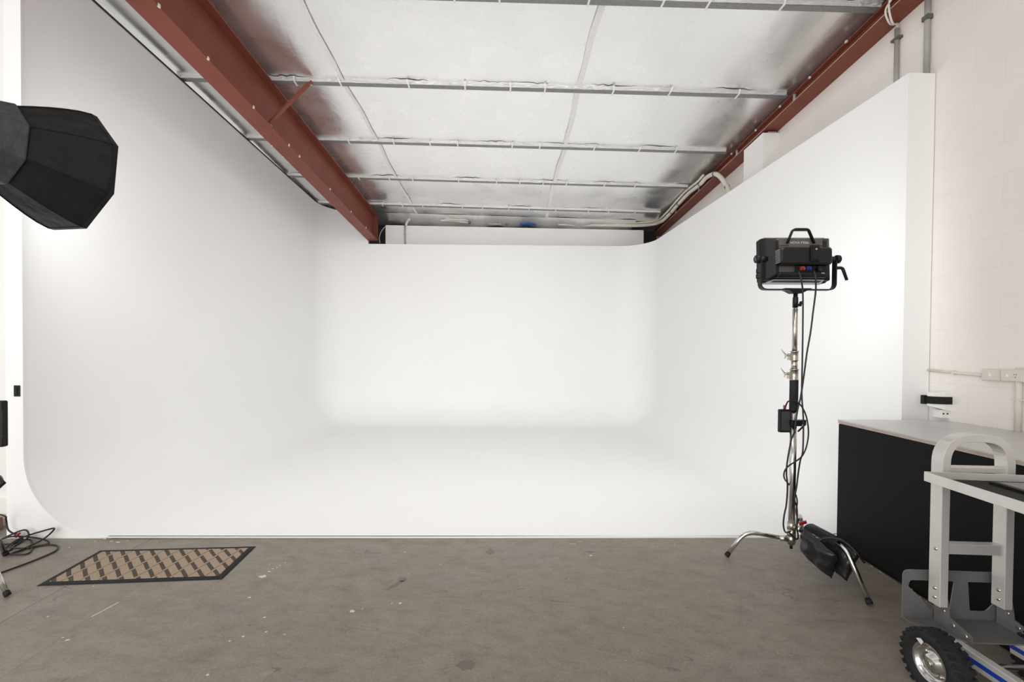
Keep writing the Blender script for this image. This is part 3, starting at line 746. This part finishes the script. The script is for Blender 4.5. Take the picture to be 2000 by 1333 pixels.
# sandbag over the right leg
sb = thing('sandbag', 'black vinyl sandbag slung over the right leg of the light stand', 'sandbag', (base[0]+d.x*.25, base[1]+d.y*.25, 0))
def bagpt(px, py, z): p = on_z(px, py, z); return p
o0 = sb.location.copy()
perp = Vector((-d.y, d.x, 0))
for (off, cz, ww, hh, sgn, rl, sl) in ((-.060, .185, .23, .19, 1, -.35, 1), (.065, .165, .25, .19, -1, -.2, 2)):
    X = (d + Vector((0, 0, rl))).normalized(); N = (perp*1.0 + Vector((0, 0, .25*sgn))).normalized(); Yv = N.cross(X).normalized(); N = X.cross(Yv)
    R = Matrix((X, Yv, N)).transposed()
    m = MB(); m.pillow(perp*off*(1)+Vector((0, 0, cz)), R, ww, hh, .075, 16, .38, .005, sl); m.build('pouch', M_bag, sb)
m = MB()
rows = []
for k in range(13):
    a = pi*k/12; pz = .285+.030*sin(a); off = -.05*cos(a)
    rows.append([perp*off + d*s_ + Vector((0, 0, pz - (s_+.05)*.10)) for s_ in (-.11, -.04, .04, .10)])
m.loft(rows, 0, cap=False, closed=False)
bmesh.ops.solidify(m.bm, geom=m.bm.faces[:], thickness=.004); m.build('saddle', M_bag, sb)
m = MB(); m.tube(spline([d*.0+perp*-.09+Vector((0, 0, .22)), d*.03+perp*-.05+Vector((0, 0, .285)), d*.10+Vector((0, 0, .30)), d*.17+perp*.02+Vector((0, 0, .26)), d*.19+perp*.06+Vector((0, 0, .20))]), .006, 8)
m.build('carry_strap', M_cable, sb)

# ------------------------------------------------------------------ panel light
pl = thing('panel_light', 'black LED panel light seen from behind on the right light stand', 'studio light', (base[0], base[1], 1.825), -radians(1))
TI = Matrix.Translation((0, 0, .215)) @ Matrix.Rotation(radians(-3), 4, 'X')
HB = .148
def rect(xh, z0, z1, y): return [Vector((-xh, y, z0)), Vector((xh, y, z0)), Vector((xh, y, z1)), Vector((-xh, y, z1))]
def chamf(xh, zh, y, c_): return [Vector(p) for p in ((-xh+c_, y, -zh), (xh-c_, y, -zh), (xh, y, -zh+c_), (xh, y, zh-c_), (xh-c_, y, zh), (-xh+c_, y, zh), (-xh, y, zh-c_), (-xh, y, -zh+c_))]
m = MB(); m.loft([chamf(.215, .146, .075, .012), chamf(.222, .150, .070, .012), chamf(.222, .150, .030, .012)], smooth=False); m.build('front_frame', M_dgrey, pl, M=TI)
m = MB(); m.box((0, .0765, 0), (.40, .003, .262)); m.build('led_face', M_led, pl, M=TI)
m = MB(); m.loft([chamf(.168, .138, .030, .02), chamf(.162, .132, -.035, .02), chamf(.156, .127, -.045, .02)], smooth=False); m.build('rear_shell', M_grey, pl, M=TI)
for s_ in (-1, 1):
    m = MB()
    m.loft([[Vector((s_*a, y, z)) for a, z in ((.150*k1, -.142*k2), (.222*k3, -.142*k2), (.222*k3, .142*k2), (.150*k1, .142*k2))] for y, k1, k2, k3 in ((.030, 1, 1, 1), (-.01, 1, 1, .96), (-.05, .95, .80, .76))], smooth=False)
    m.build('side_cheek', M_dgrey, pl, .006, M=TI)
m = MB(); m.hexa([(-.20, .070, -.151), (.20, .070, -.151), (.165, -.022, -.139), (-.165, -.022, -.139)], [(-.20, .070, -.155), (.20, .070, -.155), (.165, -.022, -.143), (-.165, -.022, -.143)]); m.build('bottom_trim', M_silver, pl, M=TI)
m = MB(); m.box((0, .040, .151), (.40, .05, .004)); m.build('top_trim', M_silver, pl, M=TI)
m = MB()
for k in range(38): m.box((-.155+k*.0084, .005, -.1475), (.004, .03, .0015), Matrix.Rotation(-.13, 3, 'X'))
m.build('vent_slots', M_blackp, pl, M=TI)
for s_ in (-1, 1):
    m = MB()
    for k in range(11): m.box((s_*(.078+k*.0065), -.0455, .080), (.0035, .003, .004))
    m.build('vent_holes', M_blackp, pl, M=TI)
# power module across the middle
m = MB(); m.loft([chamf(.165, .056, -.045, .012), chamf(.165, .056, -.098, .012), chamf(.155, .046, -.108, .012)], smooth=False); pm = m.build('power_module', M_blackm, pl, M=TI)
m = MB()
for q_ in range(7):
    for r_ in range(8): m.box((-.1665, -.052-q_*.007, -.040+r_*.0115), (.002, .003, .008), Matrix.Rotation(.5, 3, 'X'))
m.build('grille', M_silver, pm, M=TI)
m = MB(); m.box((.045, -.112, .012), (.055, .018, .105)); m.box((.045, -.123, .012), (.040, .006, .090)); m.build('battery_plate', M_blackp, pl, .003, M=TI)
m = MB(); m.cyl((.045, -.126, .035), (.045, -.129, .035), .006, 12); m.build('lock_pin', M_silver, pl, M=TI)
# lower ledge with ports
m = MB(); m.loft([rect(.160, -.134, -.100, .0), rect(.158, -.132, -.098, -.055), rect(.150, -.118, -.100, -.072)], smooth=False); m.build('lower_ledge', M_blackm, pl, .003, M=TI)
m = MB(); m.box((.055, -.060, -.078), (.20, .012, .040)); m.build('port_panel', M_blackp, pl, .002, M=TI)
for x_, mt, nm in ((-.010, M_orange, 'red_port'), (.030, M_bluep, 'blue_port')):
    m = MB(); m.box((x_, -.072, -.077), (.026, .020, .026)); m.cyl((x_, -.084, -.080), (x_+.002, -.094, -.084), .008, 10); m.build(nm, mt, pl, .002, M=TI)
m = MB(); m.cyl((.095, -.066, -.078), (.095, -.088, -.080), .017, 18); m.cyl((.080, -.083, -.078), (.090, -.100, -.094), .007, 10); m.build('power_plug', M_blackm, pl, M=TI)
# handle
m = MB()
hp = bent([(-.090, -.050, .095), (-.058, -.062, .185), (.040, -.062, .185), (.085, -.050, .095)], .018)
for s_ in (-.006, .006): m.tube([Vector(p)+Vector((0, s_, 0)) for p in hp], .0055, 8)
m.box((-.009, -.062, .178), (.085, .018, .008)); m.build('handle', M_blackm, pl, M=TI)
# yoke, knobs, lever
m = MB(); yk = bent([(-.245, -.012, .215), (-.245, -.012, .012), (.245, -.012, .012), (.245, -.012, .215)], .045, 8)
rows = []
for i, p in enumerate(yk):
    tdir = (yk[min(i+1, len(yk)-1)]-yk[max(i-1, 0)]).normalized(); u = Vector((0, 1, 0)); v_ = tdir.cross(u)
    rows.append([p+u*.018+v_*.004, p-u*.018+v_*.004, p-u*.018-v_*.004, p+u*.018-v_*.004])
m.loft(rows, smooth=False); m.build('yoke', M_blackm, pl)
for s_ in (-1, 1):
    m = MB(); m.lathe([(.0, .0), (.024, .0), (.028, .004), (.028, .022), (.022, .028), (0, .028)], (s_*.249, -.012, .215), Matrix.Rotation(s_*pi/2, 3, 'Y'), 22)
    m.cyl((s_*.205, -.012, .215), (s_*.25, -.012, .215), .02, 16); kn = m.build('tilt_knob', M_blackm, pl)
m = MB(); m.loft([[Vector(q) for q in ((-.279, -.012+.012*s1, .202), (-.279, -.012+.012*s1+.004*(1 if s1 < 0 else -1), .202), (-.279, -.012+.002*(1 if s1 > 0 else -1)+.0, .228), (-.279, -.012, .228))] for s1 in (-1,)]+[[Vector(q) for q in ((-.2775, -.024, .202), (-.2775, -.020, .202), (-.2775, -.014, .228), (-.2775, -.012, .228))]]); m.build('knob_mark', M_label, pl)
m = MB(); m.tube(bent([(.245, -.012, .158), (.292, -.018, .158), (.318, -.024, .075)], .015), [.011]*1+[.010]*7+[.009]*1, 10); m.build('lever', M_blackm, pl)
m = MB()
for z_ in (.135, .100): m.tube(bent([(-.249, -.012, z_-.01), (-.268, -.012, z_-.014), (-.268, -.012, z_+.012), (-.262, -.012, z_+.014)], .004, 3), .0028, 6)
m.build('cable_hook', M_blackm, pl)
m = MB(); m.hexa([(-.055, -.03, .004), (.055, -.03, .004), (.055, .03, .004), (-.055, .03, .004)], [(-.09, -.034, .020), (.09, -.034, .020), (.09, .034, .020), (-.09, .034, .020)])
m.hexa([(-.03, -.022, -.012), (.03, -.022, -.012), (.03, .022, -.012), (-.03, .022, -.012)], [(-.055, -.03, .004), (.055, -.03, .004), (.055, .03, .004), (-.055, .03, .004)]); m.build('yoke_plate', M_blackm, pl)
m = MB(); m.lathe([(.0, .0), (.013, .0), (.013, -.035), (.0165, -.038), (.0165, -.105), (0, -.105)], (0, 0, 0), n=18); sk = m.build('spigot_sleeve', M_blackm, pl)
m = MB(); m.cyl((.014, 0, -.085), (.030, 0, -.085), .006, 10); m.box((.034, 0, -.080), (.012, .020, .034), Matrix.Rotation(.35, 3, 'Y')); m.build('locking_knob', M_blackp, sk, .002)
tm = TI @ Matrix.Translation((-.012, -.0415, .104)) @ Matrix.Rotation(pi/2-radians(-52)*0+radians(0), 4, 'X')
tilt = math.atan2(.035, .028)  # slope of the rear shell's upper facet
text_mesh('NOVA P300c', .0225, M_label, 'lettering', pl, TI @ Matrix.Translation((-.006, -.0462, .093)) @ Matrix.Rotation(pi/2, 4, 'X'))
text_mesh('300c', .012, M_label, 'lettering', pl, TI @ Matrix.Translation((.120, -.0775, -.112)) @ Matrix.Rotation(pi/2, 4, 'X'))

# control box clamped to the stand
cb = thing('control_box', 'black control box clamped to the light stand below its foam grip', 'controller', (base[0], base[1], .95))
m = MB(); m.box((-.052, .012, .01), (.075, .030, .155)); m.build('housing', M_blackp, cb, .006)
m = MB(); m.box((-.052, -.0045, .01), (.056, .004, .128)); m.build('front_panel', M_slate, cb, .001)
m = MB(); m.box((.004, -.004, .0), (.070, .058, .040)); m.build('clamp', M_blackm, cb, .004)
m = MB(); m.box((.055, 0, .005), (.045, .03, .03)); m.cyl((.070, -.02, -.005), (.012, -.03, -.055), .006, 8); m.build('clamp_lever', M_blackm, cb, .003)
m = MB(); m.cyl((-.052, .012, .085), (-.052, .012, .115), .008, 10); m.build('plug', M_redp, cb)

# cables of the right stand
Yc = base[1]-.03
def pxcable(pts, r, label, Ybase=Yc, grp='cables on the right light stand', name='cable', mt=None):
    P = [on_y(px, py, Ybase+dy) for px, py, dy in pts]
    m = MB(); m.tube(spline(P, 7), r, 8); return tag(m.build(name, mt or M_cable), label, 'cable', grp)
pxcable([(1560, 531, -.08), (1564.5, 545, -.09), (1568, 575, -.07), (1568, 640, -.05), (1567, 705, -.04), (1566, 770, -.03), (1569, 820, -.03), (1568, 880, -.03), (1563, 900, -.03), (1559, 925, -.02), (1556, 950, -.02), (1552, 975, -.02), (1556, 990, -.02), (1557, 1010, -.02), (1556, 1030, -.04), (1559, 1048, -.04), (1556, 1054, -.03), (1548, 1048, -.05), (1541, 1040, -.06)],
        .0048, 'black cable dropping straight from the red port of the panel light')
pxcable([(1590, 530, -.08), (1593, 545, -.09), (1593, 570, -.07), (1588, 610, -.05), (1583, 650, -.04), (1576, 690, -.03), (1570, 735, -.02), (1564, 775, -.02), (1558, 800, -.02), (1554, 825, -.03), (1551, 845, -.05), (1545, 862, -.05), (1538, 900, -.05), (1536, 925, -.05), (1538, 950, -.05), (1536, 985, -.04), (1532, 1005, -.04), (1530, 1025, -.04), (1534, 1040, -.04), (1545, 1038, -.06)],
        .0050, 'black power cable bowing out from the right port of the panel light')
pxcable([(1533, 800, .02), (1536, 790, .01), (1541, 784, -.03), (1555, 785, -.03), (1566, 795, -.03), (1575, 815, -.03), (1579, 845, -.03), (1575, 873, -.03), (1566, 892, -.03), (1552, 903, -.05), (1540, 911, -.06), (1532, 922, -.05), (1532, 935, -.03), (1540, 946, .03), (1552, 962, .01), (1557, 980, -.01), (1555, 1000, -.01), (1558, 1020, -.03), (1552, 1036, -.05)],
        .0046, 'black cable looping out of the control box and back across the stand pole')

# ------------------------------------------------------------------ octagonal softbox and its stand on the left
LB = (-3.12, 2.66)
st2 = c_stand('chrome light stand at the left edge, only its feet in view', (LB[0], LB[1], 0), [tuple(on_z(15, 1167)[:2]), tuple(on_z(12, 1086)[:2]), (-3.50, 2.35)], 2.45, (.165, .21, .255))
Rc = on_y(137, 336, 3.0); ax = Vector((.28, .955, -.06)).normalized()
sbx = thing('softbox', 'large black octagonal softbox hanging at the upper left edge', 'softbox', Rc)
X = Vector((0, 0, 1)).cross(ax).normalized(); Yv = ax.cross(X).normalized(); RS = Matrix((X, Yv, ax)).transposed()
PH = radians(24.8)
def octa(r, h, ph=PH, jit=0): return [RS @ Vector((r*cos(2*pi*k/8+ph), r*sin(2*pi*k/8+ph), h)) for k in range(8)]
R0 = .398
m = MB(); ringsb = []
for k in range(9):
    s_ = k/8; r_ = R0*(1-(s_**1.3)*.74); ringsb.append(octa(r_, -.56*s_))
m.loft(ringsb, cap=False, smooth=False)
m.loft([octa(R0, 0), octa(R0+.004, .0), octa(R0+.004, .03), octa(R0-.004, .03)], cap=False, smooth=False)
sh = m.build('shell', M_fabric, sbx)
for k in range(8):
    m = MB(); m.tube([r_[k]*1.003 for r_ in ringsb], .0042, 6); m.build('seam_rib', M_fabric, sbx)
m = MB(); m.hexa(octa(R0-.01, .018), octa(R0-.01, .022)); m.build('diffuser', M_diff, sbx)
m = MB(); sk_ = []
for r_, h_ in ((.110, -.59), (.165, -.555), (.220, -.46), (.255, -.355), (.251, -.345), (.225, -.36)):
    sk_.append(octa(r_, h_, PH+.02))
m.loft(sk_, cap=False, smooth=False); m.build('rear_skirt', M_fabric2, sbx, .004)
m = MB(); m.lathe([(0, -.86), (.062, -.86), (.070, -.84), (.070, -.60), (.100, -.60), (.100, -.56), (.09, -.56)], (0, 0, 0), RS, 24); m.build('lamp_head', M_blackp, sbx)
hp = RS @ Vector((0, 0, -.72)); sp = Vector((LB[0], LB[1], 2.45))-Rc
m = MB(); m.tube([hp+Vector((0, 0, -.05)), (hp+sp)/2, sp+Vector((0, 0, -.02))], .018, 10); m.build('tilt_bracket', M_blackm, sbx)
# things on that stand, cut by the frame edge
m = MB(); p = on_y(-4, 828, 2.66); m.box(p, (.085, .04, .27)); 
o = tag(m.build('control_box', M_blackp, bevel=.008), 'black box at the left photo edge, hanging on the left light stand', 'controller')
o2 = on_y(2, 828, 2.62); m = MB(); m.box(o2+Vector((0, -.005, .0)), (.03, .004, .16)); m.build('front_panel', M_dgrey, o)
m = MB(); m.box(on_y(-50, 828, 2.66), (.22, .03, .04)); m.build('clamp', M_blackm, o)
m = MB(); p = on_y(-18, 946, 2.66); m.pillow(p, Matrix.Rotation(pi/2, 3, 'X')@Matrix.Rotation(pi/4, 3, 'Z'), .14, .12, .05, 10, .35, .003, 5)
tag(m.build('sandbag', M_bag), 'tip of a black bag at the left photo edge, under the black box', 'sandbag')
# coil of cable on the floor
def gc(px, py, z=.006): return on_z(px, py, max(z, 1.4-(py-683)*3.32/890))     # keeps the coil in front of the cove end
ls = [(-30, 1000, .3), (8, 1008, .20), (12, 1016, .1), (16, 1035, .02), (30, 1045, .008), (45, 1055, .008), (30, 1066, .008), (12, 1078, .008), (-6, 1062, .02), (5, 1053, .014), (45, 1036, .02), (56, 1044, .02), (46, 1057, .012), (10, 1064, .012),
      (2, 1055, .018), (30, 1048, .012), (80, 1053, .018), (95, 1062, .008), (60, 1070, .008), (12, 1084, .008), (8, 1074, .008), (40, 1052, .012), (90, 1036, .03), (106, 1034, .09), (84, 1054, .02), (40, 1075, .016), (20, 1083, .012), (50, 1083, .008), (62, 1074, .008), (60, 1056, .012), (38, 1056, .018), (20, 1070, .012), (50, 1071, .014), (90, 1065, .008), (112, 1067, .007), (106, 1078, .007), (60, 1098, .007), (0, 1120, .007), (-40, 1135, .007)]
m = MB(); m.tube(spline([gc(px, py, z) for px, py, z in ls], 8), .0058, 8)
tag(m.build('extension_cord', M_cable), 'tangled black extension cord lying on the floor before the left cove end', 'cable')
m = MB(); p = gc(34, 1046, .03); m.cyl(p+Vector((-.012, 0, -.016)), p+Vector((.010, .01, .014)), .007, 8); m.cyl(p+Vector((-.008, 0, .010)), p+Vector((.016, -.01, .002)), .006, 8)
tag(m.build('cable_tie', M_redp), 'red tie on the tangled black cord', 'cable tie')
m = MB(); p = on_y(-6, 1036, 3.49); m.box((p.x-.1, 3.49, .05), (.24, .05, .10)); tag(m.build('timber_block', M_wood), 'brown timber block on the floor under the left skirting', 'timber')
# switch on the left end panel
SY = yf(-3.46)-.020
p = on_y(34, 764, SY)
t_ = thing('wall_switch', 'small black rocker switch plate on the white cove end panel, left', 'switch', (p.x, SY, p.z))
m = MB(); m.box((0, -.003, 0), (.044, .006, .082)); m.build('plate', M_blackp, t_, .002)
m = MB(); m.box((0, -.008, 0), (.014, .006, .052)); m.build('rocker', M_rub, t_, .002)

# ------------------------------------------------------------------ hand truck cart
ht = thing('hand_truck', 'aluminium hand truck cart with a raised loop handle at the right edge', 'cart', (2.15, 2.0, 0), -radians(3.3))
def U(m, pts, w_, d_):                             # rectangular section swept in the xz plane
    rows = []
    for i, p in enumerate(pts):
        tdir = (pts[min(i+1, len(pts)-1)]-pts[max(i-1, 0)]).normalized(); u = Vector((0, 1, 0)); v_ = tdir.cross(u)
        rows.append([p+u*d_/2+v_*w_/2, p-u*d_/2+v_*w_/2, p-u*d_/2-v_*w_/2, p+u*d_/2-v_*w_/2])
    m.loft(rows, smooth=False)
xo = .133
m = MB(); U(m, bent([Vector((-xo, 0, .30)), Vector((-xo, 0, 1.045)), Vector((xo, 0, 1.045)), Vector((xo, 0, .30))], .115, 10), .034, .056)
m.build('loop_frame', M_aluw, ht, .002)
for z_, h_ in ((.905, .026), (.555, .045)):
    m = MB(); m.box((0, 0, z_), (2*xo-.03, .040, h_)); m.build('crossbar', M_aluw, ht, .003)
for s_ in (-1, 1):
    for z_ in (.55, .375, .335):
        m = MB(); m.lathe([(0, .005), (.006, .004), (.008, 0)], (s_*xo-.017, -.004, z_), Matrix.Rotation(-pi/2, 3, 'Y'), 10); m.build('rivet', M_nickel, ht)
# nose plate with windows
bm = bmesh.new()
outl = bent([(-.235, 0, .205), (-.235, 0, .425), (.235, 0, .425), (.235, 0, .205)], .03, 5)
holes = [bent([(-.212, 0, .350), (-.205, 0, .378), (-.150, 0, .378), (-.145, 0, .378), (-.012, 0, .378), (-.030, 0, .245), (-.120, 0, .245), (-.150, 0, .29), (-.212, 0, .350)], .012, 3)[:-1],
         bent([(.045, 0, .378), (.205, 0, .378), (.205, 0, .335), (.125, 0, .245), (.055, 0, .245), (.045, 0, .378)], .012, 3)[:-1]]
ed = []
for lp in [outl]+holes:
    vs = [bm.verts.new(p) for p in lp]; ed += [bm.edges.new((vs[i], vs[(i+1) % len(vs)])) for i in range(len(vs))]
bmesh.ops.triangle_fill(bm, edges=ed, use_beauty=True)
bmesh.ops.solidify(bm, geom=bm.faces[:], thickness=.006)
m = MB(); m.bm = bm; m.bm.transform(Matrix.Translation((.0, .062, 0)))
m.build('nose_plate', M_cast, ht)
m = MB(); m.hexa([(-.235, .066, .202), (.235, .066, .202), (.235, .02, .202), (.12, -.12, .202), (-.12, -.12, .202), (-.235, .02, .202)],
                 [(-.235, .066, .208), (.235, .066, .208), (.235, .02, .208), (.12, -.12, .208), (-.12, -.12, .208), (-.235, .02, .208)]); m.build('toe_shelf', M_cast, ht)
for s_ in (-1, 1):
    m = MB(); x_ = s_*xo
    m.hexa([(x_+.02, .04, .205), (x_+.02, -.13, .205), (x_+.02, -.13, .235), (x_+.02, -.03, .26), (x_+.02, -.02, .33), (x_+.02, .04, .33)],
           [(x_+.026, .04, .205), (x_+.026, -.13, .205), (x_+.026, -.13, .235), (x_+.026, -.03, .26), (x_+.026, -.02, .33), (x_+.026, .04, .33)])
    br_ = m.build('corner_bracket', M_cast, ht)
    for y_, z_ in ((-.005, .31), (-.005, .275), (-.05, .235), (-.105, .222)):
        m = MB(); m.cyl((x_+.016, y_, z_), (x_+.030, y_, z_), .009, 8); m.build('bolt', M_nickel, br_)
# side rails with blue stripe
for x_ in (-.145, .115):
    m = MB(); m.box((x_, -.50, .172), (.034, .86, .062)); rl = m.build('side_rail', M_aluw, ht, .003)
    m = MB(); m.box((x_-.0175, -.50, .172), (.002, .86, .018)); m.build('blue_stripe', M_blue, rl)
for y_ in (-.35, -.65, -.90):
    m = MB(); m.box((-.015, y_, .165), (.23, .04, .025)); m.build('deck_crossbar', M_alu, ht, .002)
# wheels
def wheel(xc, R_, wd, name='wheel'):
    y_, z_ = -.155, R_
    g = thing.__call__ if False else None
    m = MB(); prof = [(R_*.56, -wd*.36), (R_*.70, -wd*.50), (R_*.88, -wd*.50), (R_*.96, -wd*.36), (R_, -wd*.15), (R_, wd*.15), (R_*.96, wd*.36), (R_*.88, wd*.50), (R_*.70, wd*.50), (R_*.56, wd*.36)]
    Rm = Matrix.Rotation(pi/2, 3, 'Y')
    m.lathe(prof+[prof[0]], (xc, y_, z_), Rm, 48)
    for k in range(26):
        a = 2*pi*k/26
        for s_ in (-1, 1):
            aa = a + (s_ > 0)*pi/26
            c_ = Vector((xc+s_*wd*.27, y_+cos(aa)*(R_*.955), z_+sin(aa)*(R_*.955)))
            m.box(c_, (wd*.46, R_*.13, R_*.085), Matrix.Rotation(aa-pi/2, 3, 'X')@Matrix.Rotation(s_*.35, 3, 'Z'))
    ty = m.build('tyre', M_rub, ht)
    m = MB(); m.lathe([(R_*.58, -wd*.40), (R_*.55, -wd*.42), (R_*.50, -wd*.30), (R_*.46, -wd*.12), (R_*.30, -wd*.16), (R_*.24, -wd*.34), (R_*.10, -wd*.36), (0, -wd*.36)], (xc, y_, z_), Rm, 32)
    m.lathe([(R_*.58, wd*.40), (R_*.50, wd*.30), (R_*.46, wd*.12), (R_*.30, wd*.16), (R_*.24, wd*.34), (0, wd*.36)], (xc, y_, z_), Rm, 32)
    rm = m.build('rim', M_chrome, ht)
    m = MB(); m.cyl((xc-wd*.36, y_, z_), (xc-wd*.46, y_, z_), .014, 6); m.build('hub_nut', M_nickel, rm)
    for k in range(4):
        a = pi/4+k*pi/2; m = MB(); m.cyl((xc-wd*.12, y_+cos(a)*R_*.36, z_+sin(a)*R_*.36), (xc-wd*.22, y_+cos(a)*R_*.36, z_+sin(a)*R_*.36), .006, 6)
        m.build('rim_bolt', M_nickel, rm)
    return rm
rm = wheel(-.272, .133, .078)
m = MB(); m.box((-.272-.078*.47, -.155+.035, .133+.075), (.0015, .026, .020), Matrix.Rotation(.5, 3, 'X')); m.build('rim_sticker', M_sticker, rm)
wheel(.185, .133, .078)
m = MB(); m.cyl((-.26, -.155, .133), (.17, -.155, .133), .010, 12); m.box((-.145, -.155, .137), (.03, .05, .06)); m.box((.115, -.155, .137), (.03, .05, .06)); m.build('axle', M_nickel, ht)
for x_ in (-.145, .115):
    m = MB(); m.lathe([(0, -.014), (.045, -.014), (.05, -.008), (.05, .008), (.045, .014), (0, .014)], (x_, -.86, .05), Matrix.Rotation(pi/2, 3, 'Y'), 24)
    cw = m.build('caster_wheel', M_rub, ht)
    m = MB()
    for s_ in (-.019, .019): m.box((x_+s_, -.875, .09), (.004, .04, .09))
    m.box((x_, -.875, .137), (.05, .06, .006)); m.build('caster_fork', M_nickel, cw)
# raised tray (parts of the same cart)
a_ = radians(7.5); T0 = Vector((1.868, 1.930, .912)) 
TM = ht.matrix_basis.inverted() if False else (Matrix.Translation((2.15, 2.0, 0)) @ Matrix.Rotation(-radians(3.3), 4, 'Z')).inverted() @ Matrix.Translation(T0) @ Matrix.Rotation(-a_, 4, 'Z')
TW, TD = .52, .80
m = MB(); m.box((TW/2, -TD/2, -.032), (TW-.01, TD-.01, .006)); m.build('tray_mat', M_traym, ht, M=TM)
m = MB()
m.box((.002, -TD/2, -.020), (.004, TD, .040)); m.box((TW-.002, -TD/2, -.020), (.004, TD, .040)); m.box((TW/2, -.002, -.020), (TW-.004, .004, .040)); m.box((TW/2, -TD+.002, -.020), (TW-.004, .004, .040))
m.box((.018, -TD/2, -.038), (.030, TD, .004)); m.box((TW-.018, -TD/2, -.038), (.030, TD, .004))
m.build('tray_rim', M_aluw, ht, .001, M=TM)
for x_ in (-xo, xo):
    m = MB(); m.box((x_, -.045, .878), (.03, .05, .012)); m.build('tray_bracket', M_alu, ht)
for x_ in (-.20, .16):
    m = MB(); m.box((x_*.9, -.80, .535), (.03, .03, .67)); m.build('tray_post', M_alu, ht)
m = MB()
m.hexa([Vector((.20, -.05, -.0285)), Vector((TW-.02, -.05, -.0285)), Vector((TW-.02, -.34, -.0285)), Vector((.20, -.34, -.0285))],
       [Vector((.20, -.05, -.019)), Vector((TW-.02, -.05, -.019)), Vector((TW-.02, -.34, -.019)), Vector((.20, -.34, -.019))])
m.bm.transform((Matrix.Translation(T0) @ Matrix.Rotation(-a_, 4, 'Z')))
bd = m.build('speckled_board', M_blackp); tag(bd, 'speckled grey board with a black edge lying in the cart tray', 'board')
m = MB(); m.box((TW/2+.09, -.195, -.0185), (TW-.26, .26, .001)); m.bm.transform((Matrix.Translation(T0) @ Matrix.Rotation(-a_, 4, 'Z'))); m.build('board_surface', M_board, bd)
